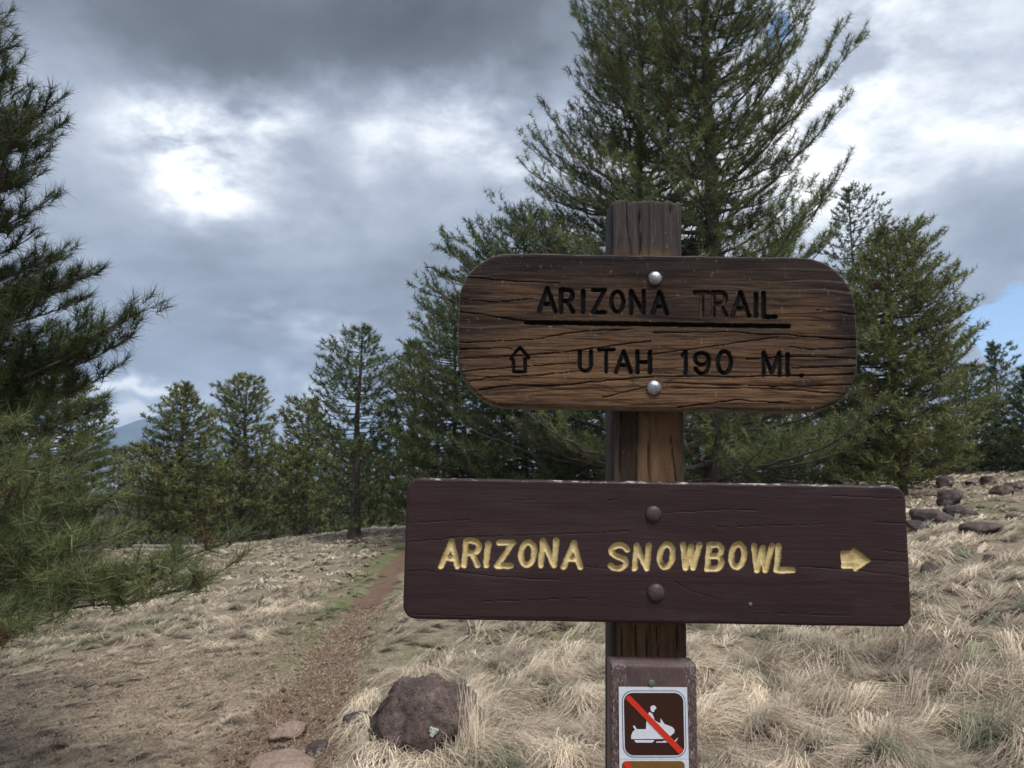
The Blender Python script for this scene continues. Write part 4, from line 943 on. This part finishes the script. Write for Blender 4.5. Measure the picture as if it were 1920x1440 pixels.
C1_ = [([(868, 519), (960, 527), (1050, 531)], .0010), ([(862, 584), (920, 592), (985, 603)], .0012), ([(862, 641), (930, 640), (1000, 637), (1060, 625), (1110, 620), (1190, 617)], .0010),
       ([(862, 672), (950, 668), (1060, 660), (1120, 652), (1220, 639)], .0012), ([(898, 731), (960, 722), (1040, 724), (1120, 715), (1225, 706), (1400, 706), (1600, 702)], .0015), ([(1225, 624), (1360, 622), (1500, 630), (1605, 637)], .0014),
       ([(1225, 664), (1330, 650), (1400, 640), (1460, 632)], .0010), ([(1243, 717), (1400, 723), (1500, 724), (1600, 722)], .0011), ([(1243, 727), (1420, 728), (1500, 732), (1590, 740)], .0011), ([(1270, 764), (1380, 750), (1480, 756)], .0012),
       ([(1530, 581), (1605, 590)], .0013), ([(1400, 673), (1490, 668), (1605, 671)], .0014), ([(866, 697), (900, 693), (1000, 686), (1080, 680)], .0010), ([(1480, 650), (1520, 655), (1606, 652)], .0008), ([(1485, 690), (1540, 688), (1604, 686)], .0014),
       ([(862, 560), (930, 566), (1000, 560)], .0008), ([(880, 715), (930, 706), (1010, 704), (1100, 694)], .0009), ([(1130, 745), (1170, 736), (1225, 722)], .0009), ([(862, 655), (940, 652), (960, 654)], .0012)]
board1 = make_board(858, 1608, 620, 477.5, 768, 1232, .083, .007, .043, G1, C1_, M['board'], 'stain', 'dark stained weathered upper board with burnt-in lettering and rounded ends', 1)
W2_ = 10.5
G2 = [glyph(*a, W2_, .0045, 0, 4) for a in [('A', 824, 865, 1010, 1067), ('R', 867, 903, 1009, 1065), ('I', 907, 920, 1014, 1065), ('Z', 929, 965, 1012, 1066), ('O', 972, 1007, 1011, 1064), ('N', 1011, 1046, 1008, 1065),
    ('A', 1054, 1095, 1012, 1068), ('S', 1140, 1180, 1017, 1071), ('N', 1187, 1220, 1017, 1071), ('O', 1232, 1267, 1015, 1068), ('W', 1274, 1315, 1016, 1070), ('B', 1323, 1359, 1016, 1072), ('O', 1366, 1401, 1015, 1068),
    ('W', 1407, 1451, 1018, 1074), ('L', 1453, 1494, 1018, 1074)]]
ar = [(1579, 1036), (1597, 1035), (1601, 1029), (1630, 1050.5), (1604, 1069), (1600, 1063), (1581, 1063)]
arl = [loc(*q) for q in ar]
G2.append(dict(name='arrow', strokes=[arl + [arl[0]]], w=5 * D / F, d=.0045, fill=arl))
C2_ = [([(766, 1016), (860, 1008), (960, 1004), (1100, 1000), (1180, 996)], .0008), ([(764, 1071), (830, 1070), (930, 1081), (1050, 1088)], .0010), ([(765, 980), (880, 975)], .0007), ([(1240, 962), (1330, 957), (1420, 956)], .0009),
       ([(1500, 1062), (1620, 1070), (1703, 1082)], .0011), ([(1345, 988), (1545, 983)], .0006), ([(1640, 979), (1702, 982)], .0012), ([(1635, 1050), (1700, 1053)], .0008), ([(1655, 1032), (1703, 1036)], .0009), ([(1265, 1090), (1300, 1110), (1345, 1123)], .0006),
       ([(1095, 1063), (1140, 1066)], .0008), ([(900, 1128), (1100, 1122)], .0006), ([(770, 1151), (900, 1157), (1100, 1160)], .0008), ([(1560, 930), (1700, 936)], .0007), ([(960, 938), (1000, 938)], .0008), ([(1140, 938), (1160, 937)], .0008), ([(1460, 1150), (1600, 1155)], .0007)]
board2 = make_board(758.5, 1705, 1030, 903, 1169, 1230, .022, .0055, .045, G2, C2_, M['paint'], 'paint', 'brown painted lower board with yellow routed lettering and a right pointing arrow', 2)

def dome(name, px, py, rpx, mat, parent, h=.45, label=None):
    u, w = loc(px, py); rad = rpx * D / F; V_ = []; F_ = []; nseg, nr_ = 28, 8
    V_.append((u, YF - .0005 - rad * h, w))
    for k in range(1, nr_ + 1):
        ph = math.pi / 2 * k / nr_
        for i in range(nseg):
            a = 2 * math.pi * i / nseg; V_.append((u + rad * math.sin(ph) * math.cos(a), YF - .0005 - rad * h * math.cos(ph), w + rad * math.sin(ph) * math.sin(a)))
    for i in range(nseg): V_.append((u + rad * .97 * math.cos(2 * math.pi * i / nseg), YF + .004, w + rad * .97 * math.sin(2 * math.pi * i / nseg)))
    F_ += [(0, 1 + (i + 1) % nseg, 1 + i) for i in range(nseg)]
    for k in range(nr_): F_ += [(1 + k * nseg + i, 1 + k * nseg + (i + 1) % nseg, 1 + (k + 1) * nseg + (i + 1) % nseg, 1 + (k + 1) * nseg + i) for i in range(nseg)]
    o = link(name, raw_mesh(name, V_, faces=F_, smooth=True), mat, parent, label=label); return o
dome('bolt', 1228, 522, 13.8, M['gbolt'], board1, .6, 'shiny galvanised dome bolt'); dome('bolt', 1226, 727, 14.3, M['gbolt'], board1, .6, 'shiny galvanised dome bolt')
dome('bolt', 1225, 963.5, 15, M['pbolt'], board2, .5, 'bolt head painted over in brown'); dome('bolt', 1230, 1111, 16, M['pbolt'], board2, .5, 'bolt head painted over in brown')
dome('screw', 1407, 1133, 3.5, M['screw'], board2, .3)

# post
def make_post():
    PL = loc(1147, 700, D + .045)[0]; PR = loc(1282, 700, D + .045)[0]; wT = loc(1208, 371, D + .045)[1]; cu = (PL + PR) / 2
    yf = YF + .046; th = .085
    step = .002; us = np.linspace(PL, PR, int((PR - PL) / step)); ws = np.concatenate([np.linspace(-.25, .55, 12)[:-1], np.linspace(.55, wT, int((wT - .55) / .004))]); U, W_ = np.meshgrid(us, ws)
    e_ = np.minimum(U - PL, PR - U); rr_ = .005; q_ = np.clip(1 - e_ / rr_, 0, 1); y = rr_ * (1 - np.sqrt(np.maximum(0, 1 - q_ * q_)))
    warp = U + .006 * (fbm(W_ * 4, U * 10, 1, 2) - .5); t_ = warp / .006; n1 = vn(t_, W_ * .8, 2); ring = sstep(.6, .95, n1) * (.5 + .7 * vn(W_ * 7, U * 40, 3))
    y += ring * .0015 + (fbm(U * 160, W_ * 12, 4, 3) - .5) * .002
    crk = np.zeros_like(U)
    for pl, cw_ in [([(1174, 372), (1176, 420), (1184, 478)], .0018), ([(1195, 372), (1200, 478)], .0012), ([(1198, 374), (1203, 478)], .0008), ([(1257, 374), (1257, 400)], .0014), ([(1150, 378), (1148, 478)], .0011),
                    ([(1196, 768), (1192, 905)], .002), ([(1213, 770), (1217, 905)], .001), ([(1258, 820), (1268, 905)], .0022), ([(1165, 770), (1162, 905)], .0014), ([(1165, 1172), (1167, 1250)], .0014), ([(1192, 1172), (1194, 1250)], .0012),
                    ([(1212, 1172), (1214, 1250)], .0012), ([(1231, 1172), (1236, 1250)], .0012), ([(1270, 1172), (1268, 1250)], .0013), ([(1155, 1172), (1156, 1250)], .0010)]:
        P2 = [loc(*q, D + .045) for q in pl]; d = seg_dist(U, W_, P2); crk = np.maximum(crk, np.clip(1 - d / (cw_ * (.5 + vn(W_ * 60, U * 60, 2))), 0, 1))
    crk = sstep(0, .8, crk); y += crk * .003
    wtop = loc(1208, 478, D + .045)[1]
    fresh = 1 - sstep(wtop - .01, wtop + .02, W_); fresh *= (1 - .8 * sstep(.018, .004, U - PL)) * (1 - .8 * sstep(.014, .004, PR - U))
    # ragged sawn top
    k = sstep(wT - .02, wT, W_); W2 = W_ - k * (.006 * vn(U * 160, U * 0, 2) + .004 * vn(U * 700, U * 0, 3) + .004 * sstep(.012, 0, U - PL) + .002 * sstep(.008, 0, PR - U))
    y += sstep(wT - .004, wT, W_) * .003
    idx = np.arange(U.size).reshape(U.shape); Q = np.stack([idx[:-1, :-1], idx[:-1, 1:], idx[1:, 1:], idx[1:, :-1]], -1).reshape(-1, 4)
    VV = np.stack([U, yf + y, W2], -1).reshape(-1, 3); n = len(VV)
    # sides, back and top share the border of the front
    L_ = idx[:, 0]; R_ = idx[:, -1]; T_ = idx[-1]
    bl = VV[L_] + [0, th, 0]; br = VV[R_] + [0, th, 0]; bt = VV[T_] + [0, th, 0]
    bl[:, 1] = br[:, 1] = yf + th; bt[:, 1] = yf + th
    il = n + np.arange(len(bl)); ir = il[-1] + 1 + np.arange(len(br)); it = ir[-1] + 1 + np.arange(len(bt))
    Q2 = [np.stack([L_[:-1], L_[1:], il[1:], il[:-1]], 1), np.stack([R_[1:], R_[:-1], ir[:-1], ir[1:]], 1), np.stack([T_[:-1], T_[1:], it[1:], it[:-1]], 1), np.stack([il[:-1], il[1:], ir[1:], ir[:-1]], 1)]
    VV = np.vstack([VV, bl, br, bt]); ex = len(bl) + len(br) + len(bt)
    f_ = lambda a: np.append(a.ravel(), np.full(ex, .0))
    link('post', raw_mesh('post', VV, quads=np.vstack([Q] + Q2), attrs={'ring': f_(ring), 'crack': f_(crk), 'fresh': f_(fresh), 'burn': f_(np.clip((sstep(loc(1205, 800, D + .045)[0], loc(1185, 800, D + .045)[0], U + .012 * (fbm(U * 60, W_ * 5, 2, 3) - .5)) * sstep(.006, .014, U - PL) + .5 * sstep(loc(1262, 800, D + .045)[0], loc(1275, 800, D + .045)[0], U)) * sstep(loc(1200, 1000, D + .045)[1], loc(1200, 900, D + .045)[1], W_) * fresh, 0, 1))}, smooth=True), M['post'], rootE, label='weathered square post, grey at the top and browner below')
make_post()

# ------------------------------------------------------------------ brown marker post with prohibition stickers
MY0 = D - .004
def mloc(px, py):
    return loc(px, py, MY0)
mroot = empty('marker_post', ROOT, 'brown plastic marker post with a no snowmobiles sticker, fixed on the wooden post', 'marker post'); mroot.rotation_euler = (0, ROLL, 0)
yM = MY0 - ROOT[1]
uL, uR = mloc(1146, 1300)[0], mloc(1307, 1300)[0]; wT = mloc(1220, 1246)[1]; wB = -.25
us = np.linspace(uL, uR, 60); ws = np.concatenate([np.linspace(wB, .6, 10)[:-1], np.linspace(.6, wT, 160)]); U, W_ = np.meshgrid(us, ws)
e_ = np.minimum(U - uL, uR - U); strip = 1 - sstep(.020, .0235, np.minimum(U - uL - .002, uR - U + .004)); rr_ = .002; q_ = np.clip(1 - e_ / rr_, 0, 1)
y = rr_ * (1 - np.sqrt(np.maximum(0, 1 - q_ * q_))) + strip * (.0012 + .0015 * fbm(U * 500, W_ * 250, 1, 2)) + sstep(wT - .004, wT, W_) * .002
idx = np.arange(U.size).reshape(U.shape); Q = np.stack([idx[:-1, :-1], idx[:-1, 1:], idx[1:, 1:], idx[1:, :-1]], -1).reshape(-1, 4)
VV = np.stack([U, yM + y, W_], -1).reshape(-1, 3); n = len(VV); L_, R_, T_ = idx[:, 0], idx[:, -1], idx[-1]; yb = YF + .0445
bl, br, bt = VV[L_].copy(), VV[R_].copy(), VV[T_].copy()
for q_ in (bl, br, bt): q_[:, 1] = yb
il = n + np.arange(len(bl)); ir = il[-1] + 1 + np.arange(len(br)); it = ir[-1] + 1 + np.arange(len(bt))
Q2 = [np.stack([L_[:-1], L_[1:], il[1:], il[:-1]], 1), np.stack([R_[1:], R_[:-1], ir[:-1], ir[1:]], 1), np.stack([T_[:-1], T_[1:], it[1:], it[:-1]], 1), np.stack([il[:-1], il[1:], ir[1:], ir[:-1]], 1)]
ex = len(bl) + len(br) + len(bt)
link('body', raw_mesh('body', np.vstack([VV, bl, br, bt]), quads=np.vstack([Q] + Q2), attrs={'rough_strip': np.append(strip.ravel(), np.ones(ex))}, smooth=False), M['marker'], mroot)
def zp(a, b_): return mloc(1100 + a / 4.8, 1140 + b_ / 4.8)
def plate(name, poly, level, mat, parent, thick=.0003):
    """thin flat print cut out as a polygon, in 4.8x zoom coordinates"""
    P2 = [zp(*q) for q in poly]; yl = yM - .0004 - level * .00035; n = len(P2)
    V_ = [(a, yl, b_) for a, b_ in P2] + [(a, yl + thick, b_) for a, b_ in P2]
    ar_ = sum(P2[i][0] * P2[(i + 1) % n][1] - P2[(i + 1) % n][0] * P2[i][1] for i in range(n))
    fr = list(range(n)); 
    if ar_ < 0: fr = fr[::-1]
    F_ = [fr] + [(i, (i + 1) % n, n + (i + 1) % n, n + i) for i in range(n)]
    return link(name, raw_mesh(name, V_, faces=F_), mat, parent)
def rrect(x0, y0, x1, y1, r0, sk=0, n=9):
    pts = []
    for (cx, cy, a0) in ((x1 - r0, y0 + r0, -90), (x1 - r0, y1 - r0, 0), (x0 + r0, y1 - r0, 90), (x0 + r0, y0 + r0, 180)):
        for a in np.radians(np.linspace(a0, a0 + 90, n)): pts.append((cx + r0 * math.cos(a), cy + r0 * math.sin(a)))
    return [(x + sk * (y - y0), y) for x, y in pts]
sk = .022
sheet = plate('sticker', [(288, 708), (903, 713), (918, 1358), (294, 1358)], 0, M['s_white'], mroot)
plate('border', rrect(314, 742, 885, 1342, 100, sk), 1, M['s_black'], sheet)
plate('border', rrect(320, 748, 879, 1336, 95, sk), 2, M['s_white'], sheet)
plate('panel', rrect(332, 762, 867, 1322, 80, sk), 3, M['s_brown'], sheet)
mach = [(552, 946), (566, 932), (590, 950), (604, 985), (608, 1005), (640, 1026), (664, 1034), (663, 990), (698, 1040), (768, 1068), (788, 1090), (788, 1116), (742, 1158), (720, 1162), (700, 1175), (400, 1176), (398, 1150), (410, 1115), (432, 1092), (414, 1058), (432, 1056), (450, 1088), (532, 1088), (535, 1015), (548, 1000)]
plate('symbol', mach, 4, M['s_white'], sheet)
plate('symbol', [(598 + 28 * math.cos(a), 903 + 29 * math.sin(a)) for a in np.radians(np.linspace(-160, 0, 12))] + [(622, 903), (608, 916), (606, 932), (592, 934), (576, 922)], 4, M['s_white'], sheet)
plate('symbol', [(428, 1185), (606, 1185), (600, 1198), (585, 1208), (448, 1208), (434, 1200)], 4, M['s_white'], sheet)
plate('symbol', [(622, 1199), (682, 1198), (694, 1188), (730, 1190), (770, 1192), (796, 1188), (816, 1164), (819, 1168), (804, 1194), (772, 1208), (626, 1208)], 4, M['s_white'], sheet)
plate('slash', [(347, 812), (356, 795), (385, 780), (868, 1272), (850, 1295), (828, 1309)], 6, M['s_red'], sheet)
s2 = plate('sticker', [(294, 1361), (918, 1361), (935, 2040), (304, 2040)], 0, M['s_white'], mroot)
plate('panel', rrect(316, 1376, 880, 1990, 40, sk), 2, M['s_gold'], s2)
plate('slash', [(322, 1398), (334, 1380), (362, 1376), (905, 1930), (890, 1955), (860, 1968)], 4, M['s_red'], s2)
sc_ = zp(582, 676)
bm = bmesh.new(); bmesh.ops.create_uvsphere(bm, u_segments=16, v_segments=8, radius=.0052); bmesh.ops.scale(bm, vec=(1, .35, 1), verts=bm.verts)
me = bpy.data.meshes.new('screw'); bm.to_mesh(me); bm.free(); link('screw', me, M['screw'], mroot, loc=(sc_[0], yM - .001, sc_[1]))
